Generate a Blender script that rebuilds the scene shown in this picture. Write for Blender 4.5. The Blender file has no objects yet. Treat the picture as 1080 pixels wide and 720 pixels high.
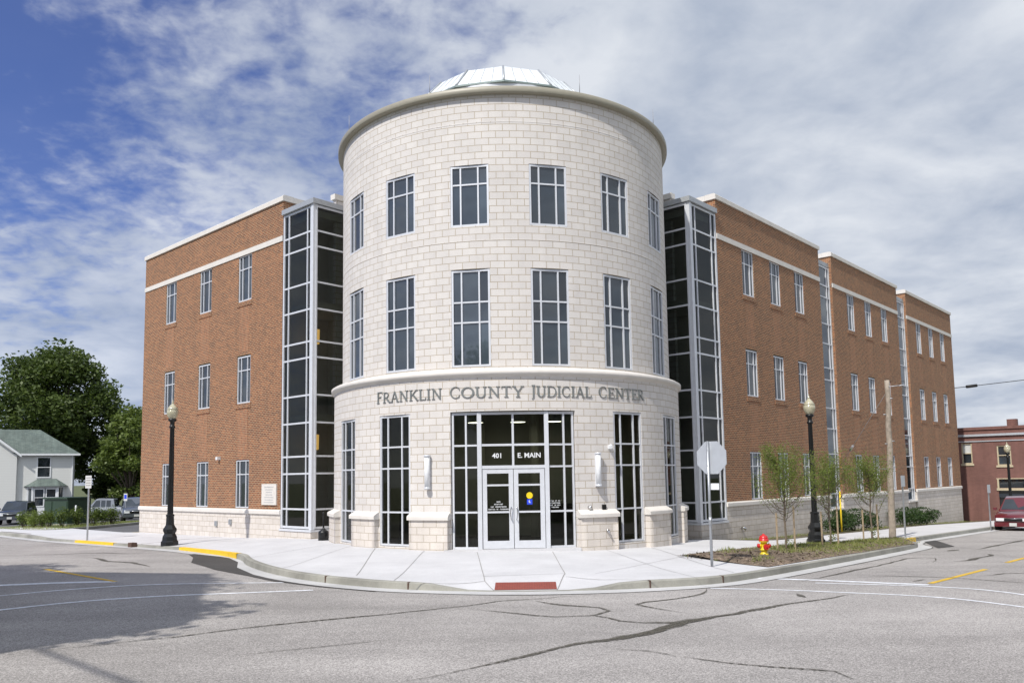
import bpy, math, random
from mathutils import Vector, Matrix, noise
rnd=random.Random(7)
C=bpy.context.scene.collection
SCN=bpy.context.scene
SA=math.sin(0.7449);CA=math.cos(0.7449)
def interp(x,xs,ys):
    if x<=xs[0]: return ys[0]
    for i in range(1,len(xs)):
        if x<=xs[i]:
            t=(x-xs[i-1])/(xs[i]-xs[i-1]); return ys[i-1]+(ys[i]-ys[i-1])*t
    return ys[-1]
def smooth(t):
    t=max(0.,min(1.,t)); return t*t*(3-2*t)
def zroad(a,b):
    f=interp(a,[-60,-12,-6.6,1.4,7,12,25,38,60,120],[-.25,-.27,-.28,-.46,-.58,-.68,-1.0,-1.45,-2.0,-2.6])+.28
    f*=1-smooth(b/22.0)
    g=interp(b,[-100,-3,3,7,12,18,25,30,37,45,60,120],[0,0,.02,.03,-.04,-.11,-.13,-.2,-.42,-.62,-.7,-.9])
    d=max(0,min(3.5,max(-10.9-b,-9.6-a)))
    return -.28+f+g+.02*d
def zwalk(a,b):
    r=math.hypot(a,b)
    return zroad(a,b)+.15+.13*smooth(1-(r-5.6)/5.2)

def W(a,b,z=0.): return Vector((a*SA-b*CA,a*CA+b*SA,z))
def Wd(a,b,z=0.): return W(a,b,z)
def cyl(R,phi,z): return Vector((R*math.sin(phi),-R*math.cos(phi),z))
D2R=math.pi/180
# ------------------------------------------------------------------ mesh helper
class MB:
    def __init__(s): s.v=[];s.f=[];s.uv=[];s.mi=[];s.sm=[]
    def face(s,pts,uv=None,mat=0,smooth=False):
        n=len(s.v);s.v+=[tuple(p) for p in pts];s.f.append(tuple(range(n,n+len(pts))))
        if uv is None:
            p=[Vector(q) for q in pts];nn=(p[1]-p[0]).cross(p[2]-p[1])
            if nn.length<1e-12: nn=Vector((0,0,1))
            nn.normalize()
            if abs(nn.z)>.8: uv=[(q.x,q.y) for q in p]
            else:
                t=Vector((-nn.y,nn.x,0)).normalized();uv=[(q.dot(t),q.z) for q in p]
        s.uv+=list(uv);s.mi.append(mat);s.sm.append(smooth)
    def box(s,o,ex,ey,ez,mat=0):
        o=Vector(o);ex=Vector(ex);ey=Vector(ey);ez=Vector(ez)
        p=[o,o+ex,o+ex+ey,o+ey];q=[x+ez for x in p]
        s.face([p[3],p[2],p[1],p[0]],mat=mat);s.face(q,mat=mat)
        for i in range(4):
            j=(i+1)%4;s.face([p[i],p[j],q[j],q[i]],mat=mat)
    def cbox(s,c,size,mat=0):
        s.box((c[0]-size[0]/2,c[1]-size[1]/2,c[2]-size[2]/2),(size[0],0,0),(0,size[1],0),(0,0,size[2]),mat)
    def tube(s,pts,rs,n=8,mat=0,caps=True,smooth=True):
        pts=[Vector(p) for p in pts]
        if not isinstance(rs,(list,tuple)): rs=[rs]*len(pts)
        rings=[]
        for i,p in enumerate(pts):
            d=(pts[min(i+1,len(pts)-1)]-pts[max(i-1,0)]).normalized()
            u=d.cross(Vector((0,0,1)) if abs(d.z)<.9 else Vector((1,0,0))).normalized();w=d.cross(u)
            rings.append([p+(u*math.cos(2*math.pi*k/n)+w*math.sin(2*math.pi*k/n))*rs[i] for k in range(n)])
        for i in range(len(rings)-1):
            for k in range(n):
                j=(k+1)%n;s.face([rings[i][k],rings[i+1][k],rings[i+1][j],rings[i][j]],mat=mat,smooth=smooth)
        if caps:
            s.face(rings[0],mat=mat);s.face(rings[-1][::-1],mat=mat)
    def lathe(s,prof,c=(0,0,0),n=24,mat=0,smooth=True,p0=0.,p1=2*math.pi,uvR=None):
        c=Vector(c)
        for i in range(len(prof)-1):
            (r0,z0),(r1,z1)=prof[i],prof[i+1]
            for k in range(n):
                a0=p0+(p1-p0)*k/n;a1=p0+(p1-p0)*(k+1)/n
                P=[c+cyl(r0,a0,z0),c+cyl(r0,a1,z0),c+cyl(r1,a1,z1),c+cyl(r1,a0,z1)]
                R=uvR or max(r0,r1)
                zz0,zz1=(z0,z1) if abs(z1-z0)>1e-6 else (0,abs(r1-r0))
                uv=[(a0*R,zz0),(a1*R,zz0),(a1*R,zz1),(a0*R,zz1)]
                if r0<1e-6: P=P[1:];uv=uv[1:]
                elif r1<1e-6: P=P[:3];uv=uv[:3]
                s.face(P,uv,mat,smooth)
    def build(s,name,mats,parent=None,loc=None,rot=None,merge=True):
        me=bpy.data.meshes.new(name);me.from_pydata(s.v,[],s.f)
        uvl=me.uv_layers.new(name='UVMap')
        flat=[c for u in s.uv for c in u];uvl.data.foreach_set('uv',flat)
        if not isinstance(mats,(list,tuple)): mats=[mats]
        for m in mats: me.materials.append(m)
        me.polygons.foreach_set('material_index',s.mi)
        me.polygons.foreach_set('use_smooth',s.sm)
        if merge and len(s.v)<40000:
            import bmesh
            bm=bmesh.new();bm.from_mesh(me);bmesh.ops.remove_doubles(bm,verts=bm.verts,dist=1e-4);bm.to_mesh(me);bm.free()
        me.update()
        o=bpy.data.objects.new(name,me);C.objects.link(o)
        if parent: o.parent=parent
        if loc is not None: o.location=loc
        if rot is not None: o.rotation_euler=rot
        return o
def tag(o,label=None,cat=None,group=None,kind=None):
    if label: o['label']=label
    if cat: o['category']=cat
    if group: o['group']=group
    if kind: o['kind']=kind
    return o
def empty(name,loc=(0,0,0),label=None,cat=None,group=None,rz=0):
    o=bpy.data.objects.new(name,None);C.objects.link(o);o.location=loc;o.rotation_euler=(0,0,rz)
    o.empty_display_size=.3
    return tag(o,label,cat,group)
def kids(o): return [c for c in bpy.data.objects if c.parent==o]
def dup(o,parent=None,loc=None,rz=None,label=None):
    ch=kids(o);c=o.copy();C.objects.link(c);c.parent=parent
    if loc is not None: c.location=loc
    if rz is not None: c.rotation_euler=(0,0,rz)
    if label: c['label']=label
    for k in ch: dup(k,c)
    return c
# ------------------------------------------------------------------ materials
MATS={}
def mat(name):
    m=bpy.data.materials.new(name);m.use_nodes=True;nt=m.node_tree;nt.nodes.clear()
    out=nt.nodes.new('ShaderNodeOutputMaterial');bs=nt.nodes.new('ShaderNodeBsdfPrincipled')
    nt.links.new(bs.outputs[0],out.inputs[0]);return m,nt,bs,out
def N(nt,t,**k):
    n=nt.nodes.new(t)
    for a,v in k.items(): setattr(n,a,v)
    return n
def setin(n,**k):
    for a,v in k.items():
        n.inputs[a.replace('_',' ')].default_value=v
def plain(name,col,rough=.5,metal=0.,var=.06,scale=6.,bump=0.,coat=0.):
    m,nt,bs,out=mat(name)
    tc=N(nt,'ShaderNodeTexCoord');no=N(nt,'ShaderNodeTexNoise');no.inputs['Scale'].default_value=scale;no.inputs['Detail'].default_value=6
    nt.links.new(tc.outputs['Object'],no.inputs['Vector'])
    mp=N(nt,'ShaderNodeMapRange');mp.inputs['From Min'].default_value=.3;mp.inputs['From Max'].default_value=.7;mp.inputs['To Min'].default_value=1-var;mp.inputs['To Max'].default_value=1+var
    nt.links.new(no.outputs['Fac'],mp.inputs['Value'])
    mx=N(nt,'ShaderNodeVectorMath',operation='SCALE');mx.inputs[0].default_value=col[:3]
    nt.links.new(mp.outputs[0],mx.inputs['Scale']);nt.links.new(mx.outputs[0],bs.inputs['Base Color'])
    bs.inputs['Roughness'].default_value=rough;bs.inputs['Metallic'].default_value=metal
    if coat: bs.inputs['Coat Weight'].default_value=coat
    if bump:
        b=N(nt,'ShaderNodeBump');b.inputs['Strength'].default_value=bump;b.inputs['Distance'].default_value=.02
        nt.links.new(no.outputs['Fac'],b.inputs['Height']);nt.links.new(b.outputs[0],bs.inputs['Normal'])
    return m
def rgba(c): return (c[0],c[1],c[2],1)
def masonry(name,c1,c2,mort,bw,bh,ms,bias=0.,offset=.5,rough=.85,bumpd=.004,stain=.12,finebump=.3,c3=None,dark=.0):
    m,nt,bs,out=mat(name)
    uv=N(nt,'ShaderNodeTexCoord')
    br=N(nt,'ShaderNodeTexBrick',offset=offset);nt.links.new(uv.outputs['UV'],br.inputs['Vector'])
    setin(br,Scale=1.,Mortar_Size=ms,Mortar_Smooth=.15,Bias=bias,Brick_Width=bw,Row_Height=bh)
    br.inputs['Color1'].default_value=rgba(c1);br.inputs['Color2'].default_value=rgba(c2);br.inputs['Mortar'].default_value=rgba(mort)
    col=br.outputs['Color']
    if c3:  # a second family of darker headers, laid in alternate courses
        b2=N(nt,'ShaderNodeTexBrick',offset=.25);nt.links.new(uv.outputs['UV'],b2.inputs['Vector'])
        setin(b2,Scale=1.,Mortar_Size=0.,Bias=-.25,Brick_Width=bw/1.5,Row_Height=bh)
        b2.inputs['Color1'].default_value=(0,0,0,1);b2.inputs['Color2'].default_value=(1,1,1,1);b2.inputs['Mortar'].default_value=(0,0,0,1)
        mu=N(nt,'ShaderNodeMath',operation='MULTIPLY');inv=N(nt,'ShaderNodeMath',operation='SUBTRACT');inv.inputs[0].default_value=1
        nt.links.new(br.outputs['Fac'],inv.inputs[1]);nt.links.new(b2.outputs['Color'],mu.inputs[0]);nt.links.new(inv.outputs[0],mu.inputs[1])
        mm=N(nt,'ShaderNodeMix',data_type='RGBA');nt.links.new(mu.outputs[0],mm.inputs[0]);nt.links.new(col,mm.inputs[6]);mm.inputs[7].default_value=rgba(c3)
        col=mm.outputs[2]
    n1=N(nt,'ShaderNodeTexNoise');n1.inputs['Scale'].default_value=.55;n1.inputs['Detail'].default_value=8;n1.inputs['Roughness'].default_value=.65
    nt.links.new(uv.outputs['UV'],n1.inputs['Vector'])
    mp=N(nt,'ShaderNodeMapRange');setin(mp,From_Min=.3,From_Max=.7,To_Min=1-stain,To_Max=1+stain*.6);nt.links.new(n1.outputs['Fac'],mp.inputs['Value'])
    n2=N(nt,'ShaderNodeTexNoise');n2.inputs['Scale'].default_value=45;n2.inputs['Detail'].default_value=5;nt.links.new(uv.outputs['UV'],n2.inputs['Vector'])
    mp2=N(nt,'ShaderNodeMapRange');setin(mp2,From_Min=.3,From_Max=.7,To_Min=.9,To_Max=1.08);nt.links.new(n2.outputs['Fac'],mp2.inputs['Value'])
    mu2=N(nt,'ShaderNodeMath',operation='MULTIPLY');nt.links.new(mp.outputs[0],mu2.inputs[0]);nt.links.new(mp2.outputs[0],mu2.inputs[1])
    mpv=N(nt,'ShaderNodeMapping');mpv.inputs['Scale'].default_value=(2.2,.22,1);nt.links.new(uv.outputs['UV'],mpv.inputs[0])
    n3=N(nt,'ShaderNodeTexNoise');n3.inputs['Scale'].default_value=1.;n3.inputs['Detail'].default_value=7;n3.inputs['Roughness'].default_value=.65;nt.links.new(mpv.outputs[0],n3.inputs['Vector'])
    mp3=N(nt,'ShaderNodeMapRange');setin(mp3,From_Min=.3,From_Max=.7,To_Min=1-stain*.9,To_Max=1+stain*.5);nt.links.new(n3.outputs['Fac'],mp3.inputs['Value'])
    mu3=N(nt,'ShaderNodeMath',operation='MULTIPLY');nt.links.new(mu2.outputs[0],mu3.inputs[0]);nt.links.new(mp3.outputs[0],mu3.inputs[1])
    sc=N(nt,'ShaderNodeVectorMath',operation='SCALE');nt.links.new(col,sc.inputs[0]);nt.links.new(mu3.outputs[0],sc.inputs['Scale'])
    nt.links.new(sc.outputs[0],bs.inputs['Base Color'])
    bs.inputs['Roughness'].default_value=rough
    iv=N(nt,'ShaderNodeMath',operation='SUBTRACT');iv.inputs[0].default_value=1;nt.links.new(br.outputs['Fac'],iv.inputs[1])
    ad=N(nt,'ShaderNodeMath',operation='MULTIPLY_ADD');nt.links.new(n2.outputs['Fac'],ad.inputs[0]);ad.inputs[1].default_value=finebump;nt.links.new(iv.outputs[0],ad.inputs[2])
    bp=N(nt,'ShaderNodeBump');setin(bp,Strength=.8,Distance=bumpd);nt.links.new(ad.outputs[0],bp.inputs['Height']);nt.links.new(bp.outputs[0],bs.inputs['Normal'])
    return m
def glass_opaque(name,col=(.016,.021,.026),ior=1.8):
    m,nt,bs,out=mat(name)
    tc=N(nt,'ShaderNodeTexCoord');no=N(nt,'ShaderNodeTexNoise');no.inputs['Scale'].default_value=.9;nt.links.new(tc.outputs['Object'],no.inputs['Vector'])
    mp=N(nt,'ShaderNodeMapRange');setin(mp,From_Min=.3,From_Max=.7,To_Min=.6,To_Max=1.5);nt.links.new(no.outputs['Fac'],mp.inputs['Value'])
    gi=N(nt,'ShaderNodeNewGeometry');mr=N(nt,'ShaderNodeMapRange');setin(mr,From_Min=0,From_Max=1,To_Min=.3,To_Max=2.4);nt.links.new(gi.outputs['Random Per Island'],mr.inputs['Value'])
    oi=N(nt,'ShaderNodeObjectInfo');mo=N(nt,'ShaderNodeMapRange');setin(mo,From_Min=0,From_Max=1,To_Min=.6,To_Max=1.7);nt.links.new(oi.outputs['Random'],mo.inputs['Value'])
    m1=N(nt,'ShaderNodeMath',operation='MULTIPLY');nt.links.new(mr.outputs[0],m1.inputs[0]);nt.links.new(mo.outputs[0],m1.inputs[1])
    m2=N(nt,'ShaderNodeMath',operation='MULTIPLY');nt.links.new(m1.outputs[0],m2.inputs[0]);nt.links.new(mp.outputs[0],m2.inputs[1])
    sc=N(nt,'ShaderNodeVectorMath',operation='SCALE');sc.inputs[0].default_value=col;nt.links.new(m2.outputs[0],sc.inputs['Scale']);nt.links.new(sc.outputs[0],bs.inputs['Base Color'])
    bs.inputs['Roughness'].default_value=.03;bs.inputs['IOR'].default_value=ior
    bp=N(nt,'ShaderNodeBump');setin(bp,Strength=.08,Distance=.02);nt.links.new(no.outputs['Fac'],bp.inputs['Height']);nt.links.new(bp.outputs[0],bs.inputs['Normal'])
    return m
def glass_clear(name,tint=(.32,.36,.34),refl=1.5):
    m,nt,bs,out=mat(name);nt.nodes.remove(bs)
    t=N(nt,'ShaderNodeBsdfTransparent');t.inputs[0].default_value=rgba(tint)
    g=N(nt,'ShaderNodeBsdfGlossy');g.inputs['Roughness'].default_value=.02;g.inputs['Color'].default_value=(.72,.72,.70,1)
    fr=N(nt,'ShaderNodeFresnel');fr.inputs['IOR'].default_value=refl
    mx=N(nt,'ShaderNodeMixShader');nt.links.new(fr.outputs[0],mx.inputs[0]);nt.links.new(t.outputs[0],mx.inputs[1]);nt.links.new(g.outputs[0],mx.inputs[2])
    nt.links.new(mx.outputs[0],out.inputs[0]);return m
def emit(name,col,s):
    m,nt,bs,out=mat(name);bs.inputs['Base Color'].default_value=rgba(col);bs.inputs['Emission Color'].default_value=rgba(col);bs.inputs['Emission Strength'].default_value=s;return m
def foliage(name,c1,c2,trans=.35):
    m,nt,bs,out=mat(name)
    g=N(nt,'ShaderNodeNewGeometry');mx=N(nt,'ShaderNodeMix',data_type='RGBA');mx.inputs[6].default_value=rgba(c1);mx.inputs[7].default_value=rgba(c2)
    nt.links.new(g.outputs['Random Per Island'],mx.inputs[0]);nt.links.new(mx.outputs[2],bs.inputs['Base Color'])
    bs.inputs['Roughness'].default_value=.55
    t=N(nt,'ShaderNodeBsdfTranslucent');nt.links.new(mx.outputs[2],t.inputs[0])
    ms=N(nt,'ShaderNodeMixShader');ms.inputs[0].default_value=trans;nt.links.new(bs.outputs[0],ms.inputs[1]);nt.links.new(t.outputs[0],ms.inputs[2]);nt.links.new(ms.outputs[0],out.inputs[0])
    return m
def asphalt(name,base,var=.18,agg=.35):
    m,nt,bs,out=mat(name)
    tc=N(nt,'ShaderNodeTexCoord')
    def noi(s,d=4,r=.6):
        n=N(nt,'ShaderNodeTexNoise');n.inputs['Scale'].default_value=s;n.inputs['Detail'].default_value=d;n.inputs['Roughness'].default_value=r;nt.links.new(tc.outputs['Object'],n.inputs['Vector']);return n
    def rng(n,a,b,lo=.3,hi=.7):
        mp=N(nt,'ShaderNodeMapRange');setin(mp,From_Min=lo,From_Max=hi,To_Min=a,To_Max=b);nt.links.new(n.outputs[0],mp.inputs['Value']);return mp
    big=noi(.16,7,.62);mid=noi(1.1,6,.65);fine=noi(48,3,.75)
    vo=N(nt,'ShaderNodeTexVoronoi');vo.inputs['Scale'].default_value=85;nt.links.new(tc.outputs['Object'],vo.inputs['Vector'])
    vr=N(nt,'ShaderNodeSeparateColor');nt.links.new(vo.outputs['Color'],vr.inputs[0])
    r1=rng(big,1-var,1+var*.8);r2=rng(mid,1-var*.45,1+var*.35);r3=rng(fine,1-agg*.6,1+agg*.5);r4=rng(vr,1-agg*.55,1+agg*.45,0,1)
    mpn=N(nt,'ShaderNodeMapping');mpn.inputs['Rotation'].default_value=(0,0,-.20);mpn.inputs['Scale'].default_value=(.10,1.1,1);nt.links.new(tc.outputs['Object'],mpn.inputs[0])
    sn=N(nt,'ShaderNodeTexNoise');sn.inputs['Scale'].default_value=1.;sn.inputs['Detail'].default_value=7;sn.inputs['Roughness'].default_value=.6;nt.links.new(mpn.outputs[0],sn.inputs['Vector']);r5=rng(sn,.88,1.10)
    sp=noi(7.,3,.8);r6=rng(sp,.55,1.,.24,.33)
    p=r1
    for q in (r2,r3,r4,r5,r6):
        mu=N(nt,'ShaderNodeMath',operation='MULTIPLY');nt.links.new(p.outputs[0],mu.inputs[0]);nt.links.new(q.outputs[0],mu.inputs[1]);p=mu
    sc=N(nt,'ShaderNodeVectorMath',operation='SCALE');sc.inputs[0].default_value=base;nt.links.new(p.outputs[0],sc.inputs['Scale'])
    nt.links.new(sc.outputs[0],bs.inputs['Base Color']);bs.inputs['Roughness'].default_value=.9;bs.inputs['Specular IOR Level'].default_value=.25
    bp=N(nt,'ShaderNodeBump');setin(bp,Strength=.5,Distance=.006);nt.links.new(fine.outputs['Fac'],bp.inputs['Height']);nt.links.new(bp.outputs[0],bs.inputs['Normal'])
    return m
def concrete(name,base,joint=None,stain=.1):
    m,nt,bs,out=mat(name)
    tc=N(nt,'ShaderNodeTexCoord')
    n1=N(nt,'ShaderNodeTexNoise');n1.inputs['Scale'].default_value=.7;n1.inputs['Detail'].default_value=9;n1.inputs['Roughness'].default_value=.7;nt.links.new(tc.outputs['Object'],n1.inputs['Vector'])
    n2=N(nt,'ShaderNodeTexNoise');n2.inputs['Scale'].default_value=30;n2.inputs['Detail'].default_value=4;nt.links.new(tc.outputs['Object'],n2.inputs['Vector'])
    a=N(nt,'ShaderNodeMapRange');setin(a,From_Min=.3,From_Max=.7,To_Min=1-stain,To_Max=1+stain*.5);nt.links.new(n1.outputs['Fac'],a.inputs['Value'])
    b=N(nt,'ShaderNodeMapRange');setin(b,From_Min=.3,From_Max=.7,To_Min=.95,To_Max=1.04);nt.links.new(n2.outputs['Fac'],b.inputs['Value'])
    mu=N(nt,'ShaderNodeMath',operation='MULTIPLY');nt.links.new(a.outputs[0],mu.inputs[0]);nt.links.new(b.outputs[0],mu.inputs[1])
    sc=N(nt,'ShaderNodeVectorMath',operation='SCALE');sc.inputs[0].default_value=base;nt.links.new(mu.outputs[0],sc.inputs['Scale'])
    nt.links.new(sc.outputs[0],bs.inputs['Base Color']);bs.inputs['Roughness'].default_value=.85
    bp=N(nt,'ShaderNodeBump');setin(bp,Strength=.3,Distance=.004);nt.links.new(n2.outputs['Fac'],bp.inputs['Height']);nt.links.new(bp.outputs[0],bs.inputs['Normal'])
    return m
def siding(name,base,pitch=.12,axis='Z'):
    m,nt,bs,out=mat(name)
    tc=N(nt,'ShaderNodeTexCoord');se=N(nt,'ShaderNodeSeparateXYZ');nt.links.new(tc.outputs['Object'],se.inputs[0])
    mu=N(nt,'ShaderNodeMath',operation='MULTIPLY');mu.inputs[1].default_value=1/pitch;nt.links.new(se.outputs[axis],mu.inputs[0])
    fr=N(nt,'ShaderNodeMath',operation='FRACT');nt.links.new(mu.outputs[0],fr.inputs[0])
    cr=N(nt,'ShaderNodeMapRange');setin(cr,From_Min=0,From_Max=.1,To_Min=.7,To_Max=1.);nt.links.new(fr.outputs[0],cr.inputs['Value'])
    sc=N(nt,'ShaderNodeVectorMath',operation='SCALE');sc.inputs[0].default_value=base;nt.links.new(cr.outputs[0],sc.inputs['Scale']);nt.links.new(sc.outputs[0],bs.inputs['Base Color'])
    bs.inputs['Roughness'].default_value=.6;return m
M=dict(
 brick=masonry('brick',(.335,.124,.052),(.215,.072,.034),(.41,.315,.195),.203,.0677,.0095,c3=(.095,.032,.022),stain=.07,bumpd=.002),
 stack=masonry('brick_stack',(.37,.125,.052),(.24,.074,.034),(.43,.31,.19),.1015,.0677,.0095,c3=(.10,.036,.026),offset=0.,stain=.07,bumpd=.002),
 cmu=masonry('cmu',(.68,.65,.62),(.62,.59,.565),(.44,.37,.27),.406,.203,.0085,stain=.07,bumpd=.006),
 cmub=masonry('cmu_base',(.68,.63,.58),(.61,.56,.51),(.45,.39,.30),.406,.203,.008,stain=.1,bumpd=.01,finebump=.6),
 stone=plain('cast_stone',(.66,.63,.59),.8,var=.05,scale=3,bump=.15),
 eave=plain('eave_metal',(.30,.28,.22),.45,var=.04),
 alu=plain('aluminium',(.64,.66,.70),.4,.15,var=.04),
 alud=plain('aluminium_dark',(.40,.42,.44),.4,.3,var=.04),  # darker metal for ribs, bay caps, flat roofs and plaque letters
 dome=plain('dome_panel',(.74,.78,.80),.3,.1,var=.05,scale=2),
 domedge=plain('dome_edge',(.22,.27,.26),.4,.2),
 glass=glass_opaque('window_glass'),
 clear=glass_clear('clear_glass',(.36,.40,.38),1.5),
 lobby=glass_clear('lobby_glass',(.42,.46,.42),1.45),
 dark=plain('dark_interior',(.10,.10,.095),.9),
 inner=plain('interior_wall',(.50,.49,.42),.9,var=.1,scale=1),
 letter=plain('letter_metal',(.22,.235,.23),.45,.4),
 black=plain('black_iron',(.012,.013,.014),.4,.2,var=.2),
 globe=plain('lamp_globe',(.50,.47,.34),.12,.2,var=.1,scale=5),
 galv=plain('galvanised_steel',(.42,.44,.46),.4,.7,var=.08),
 signback=plain('sign_back',(.50,.53,.57),.4,.3,var=.05),
 signface=plain('sign_face',(.62,.62,.62),.5),
 road=asphalt('asphalt_road',(.358,.340,.328),agg=.75,var=.2),
 tar=plain('tar_seal',(.085,.08,.07),.8,var=.3,scale=9),
 patch=asphalt('asphalt_patch',(.075,.072,.07),agg=.25),
 lot=asphalt('lot_asphalt',(.13,.13,.135)),
 walk=concrete('concrete_walk',(.565,.565,.58),stain=.13),
 curb=concrete('concrete_curb',(.31,.305,.27),stain=.4),
 pan=concrete('concrete_gutter',(.50,.50,.50),stain=.2),
 joint=plain('joint_dark',(.27,.26,.25),.9),
 felt=plain('expansion_felt',(.10,.06,.045),.9),
 paint_w=plain('paint_white',(.70,.72,.76),.7,var=.25,scale=8),
 paint_y=plain('paint_yellow',(.62,.40,.03),.7,var=.2,scale=8),
 kerb_y=plain('kerb_yellow',(.78,.50,.02),.6,var=.1,scale=8),
 pad=masonry('red_pavers',(.33,.075,.05),(.28,.06,.045),(.16,.05,.04),.1,.05,.006,stain=.1),
 mulch=None,
 earth=plain('earth',(.10,.085,.05),.95,var=.4,scale=3,bump=.8),
 grassbase=plain('grass_base',(.085,.10,.035),.95,var=.35,scale=2.5,bump=.6),
 blade=foliage('grass_blade',(.17,.24,.045),(.34,.34,.11)),
 leafdark=foliage('leaf_dark',(.042,.072,.014),(.105,.15,.028)),
 leafmid=foliage('leaf_mid',(.065,.105,.016),(.15,.20,.035)),
 leafyoung=foliage('leaf_young',(.12,.185,.03),(.25,.30,.065),.5),
 shrub=foliage('leaf_shrub',(.02,.05,.012),(.06,.11,.025)),
 bark=plain('bark',(.10,.08,.06),.9,var=.3,scale=12,bump=.6),
 youngbark=plain('young_bark',(.16,.13,.095),.85,var=.2,scale=12),
 wood=plain('pole_wood',(.31,.265,.215),.8,var=.25,scale=7,bump=.5),
 stake=plain('stake_wood',(.42,.33,.22),.8,var=.15),
 yellow=plain('yellow_plastic',(.80,.58,.02),.4),
 red=plain('red_enamel',(.55,.02,.02),.3,var=.1,coat=.4),
 hyd=plain('yellow_enamel',(.80,.60,.02),.35,var=.1,coat=.4),
 green=plain('cabinet_green',(.025,.05,.03),.5,var=.08,scale=2),
 redbrick=masonry('painted_brick',(.215,.105,.088),(.185,.092,.077),(.20,.10,.082),.203,.0677,.007,stain=.22,bumpd=.003),
 cream=plain('cream_paint',(.50,.43,.30),.6),
 white=plain('white_paint',(.72,.74,.76),.5),
 blindw=plain('blind_white',(.55,.56,.55),.7),
 roofg=masonry('green_shingles',(.15,.185,.165),(.105,.135,.125),(.07,.10,.09),.35,.14,.01,stain=.3),
 siding=siding('lap_siding',(.64,.65,.63),.16),
 car_red=plain('car_paint_red',(.13,.008,.016),.25,.2,var=.03,coat=1),
 car_grey=plain('car_paint_grey',(.035,.045,.06),.25,.3,var=.03,coat=1),
 car_silver=plain('car_paint_silver',(.26,.28,.31),.3,.4,var=.03,coat=1),
 car_blue=plain('car_paint_slate',(.10,.115,.14),.3,.3,var=.03,coat=1),
 car_white=plain('car_paint_white',(.62,.63,.64),.3,var=.03,coat=1),
 tyre=plain('tyre_rubber',(.015,.015,.015),.9),
 rim=plain('wheel_rim',(.5,.5,.52),.3,.8),
 chrome=plain('chrome',(.65,.65,.66),.15,1.),
 lampglass=plain('headlight_glass',(.75,.78,.8),.1),
 cable=plain('cable_black',(.02,.02,.02),.7),
 steel=plain('guy_wire',(.35,.35,.36),.5,.5),
 blue=plain('sticker_blue',(.02,.06,.65),.4),
 warm=emit('pendant_glow',(1.,.55,.14),1.1),
 soft=emit('ceiling_glow',(1.,.93,.75),7.),
)
def mulch_mat():
    m,nt,bs,out=mat('mulch_bark')
    tc=N(nt,'ShaderNodeTexCoord');mp=N(nt,'ShaderNodeMapping');mp.inputs['Scale'].default_value=(1,2.2,1);nt.links.new(tc.outputs['Object'],mp.inputs[0])
    v=N(nt,'ShaderNodeTexVoronoi');v.inputs['Scale'].default_value=22;nt.links.new(mp.outputs[0],v.inputs['Vector'])
    n=N(nt,'ShaderNodeTexNoise');n.inputs['Scale'].default_value=1.6;n.inputs['Detail'].default_value=8;nt.links.new(tc.outputs['Object'],n.inputs['Vector'])
    sp=N(nt,'ShaderNodeSeparateColor');nt.links.new(v.outputs['Color'],sp.inputs[0])
    cr=N(nt,'ShaderNodeValToRGB');e=cr.color_ramp.elements;e[0].color=(.075,.052,.036,1);e[1].color=(.38,.30,.22,1);x=cr.color_ramp.elements.new(.6);x.color=(.20,.145,.105,1)
    nt.links.new(sp.outputs[0],cr.inputs[0])
    r=N(nt,'ShaderNodeMapRange');setin(r,From_Min=.3,From_Max=.7,To_Min=.6,To_Max=1.3);nt.links.new(n.outputs['Fac'],r.inputs['Value'])
    sc=N(nt,'ShaderNodeVectorMath',operation='SCALE');nt.links.new(cr.outputs[0],sc.inputs[0]);nt.links.new(r.outputs[0],sc.inputs['Scale']);nt.links.new(sc.outputs[0],bs.inputs['Base Color'])
    bs.inputs['Roughness'].default_value=.95
    b=N(nt,'ShaderNodeBump');setin(b,Strength=1.,Distance=.04);nt.links.new(sp.outputs[0],b.inputs['Height']);nt.links.new(b.outputs[0],bs.inputs['Normal'])
    return m
M['mulch']=mulch_mat()
def tar_mat():
    m,nt,bs,out=mat('tar_crack')
    tc=N(nt,'ShaderNodeTexCoord');n=N(nt,'ShaderNodeTexNoise');n.inputs['Scale'].default_value=17;n.inputs['Detail'].default_value=6;n.inputs['Roughness'].default_value=.75;nt.links.new(tc.outputs['Object'],n.inputs['Vector'])
    bs.inputs['Base Color'].default_value=(.085,.078,.062,1);bs.inputs['Roughness'].default_value=.85
    t=N(nt,'ShaderNodeBsdfTransparent');mp=N(nt,'ShaderNodeMapRange');setin(mp,From_Min=.38,From_Max=.54,To_Min=.15,To_Max=1.);nt.links.new(n.outputs['Fac'],mp.inputs['Value'])
    mx=N(nt,'ShaderNodeMixShader');nt.links.new(mp.outputs[0],mx.inputs[0]);nt.links.new(bs.outputs[0],mx.inputs[2]);nt.links.new(t.outputs[0],mx.inputs[1]);nt.links.new(mx.outputs[0],out.inputs[0]);return m
M['crack']=tar_mat()
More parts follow.
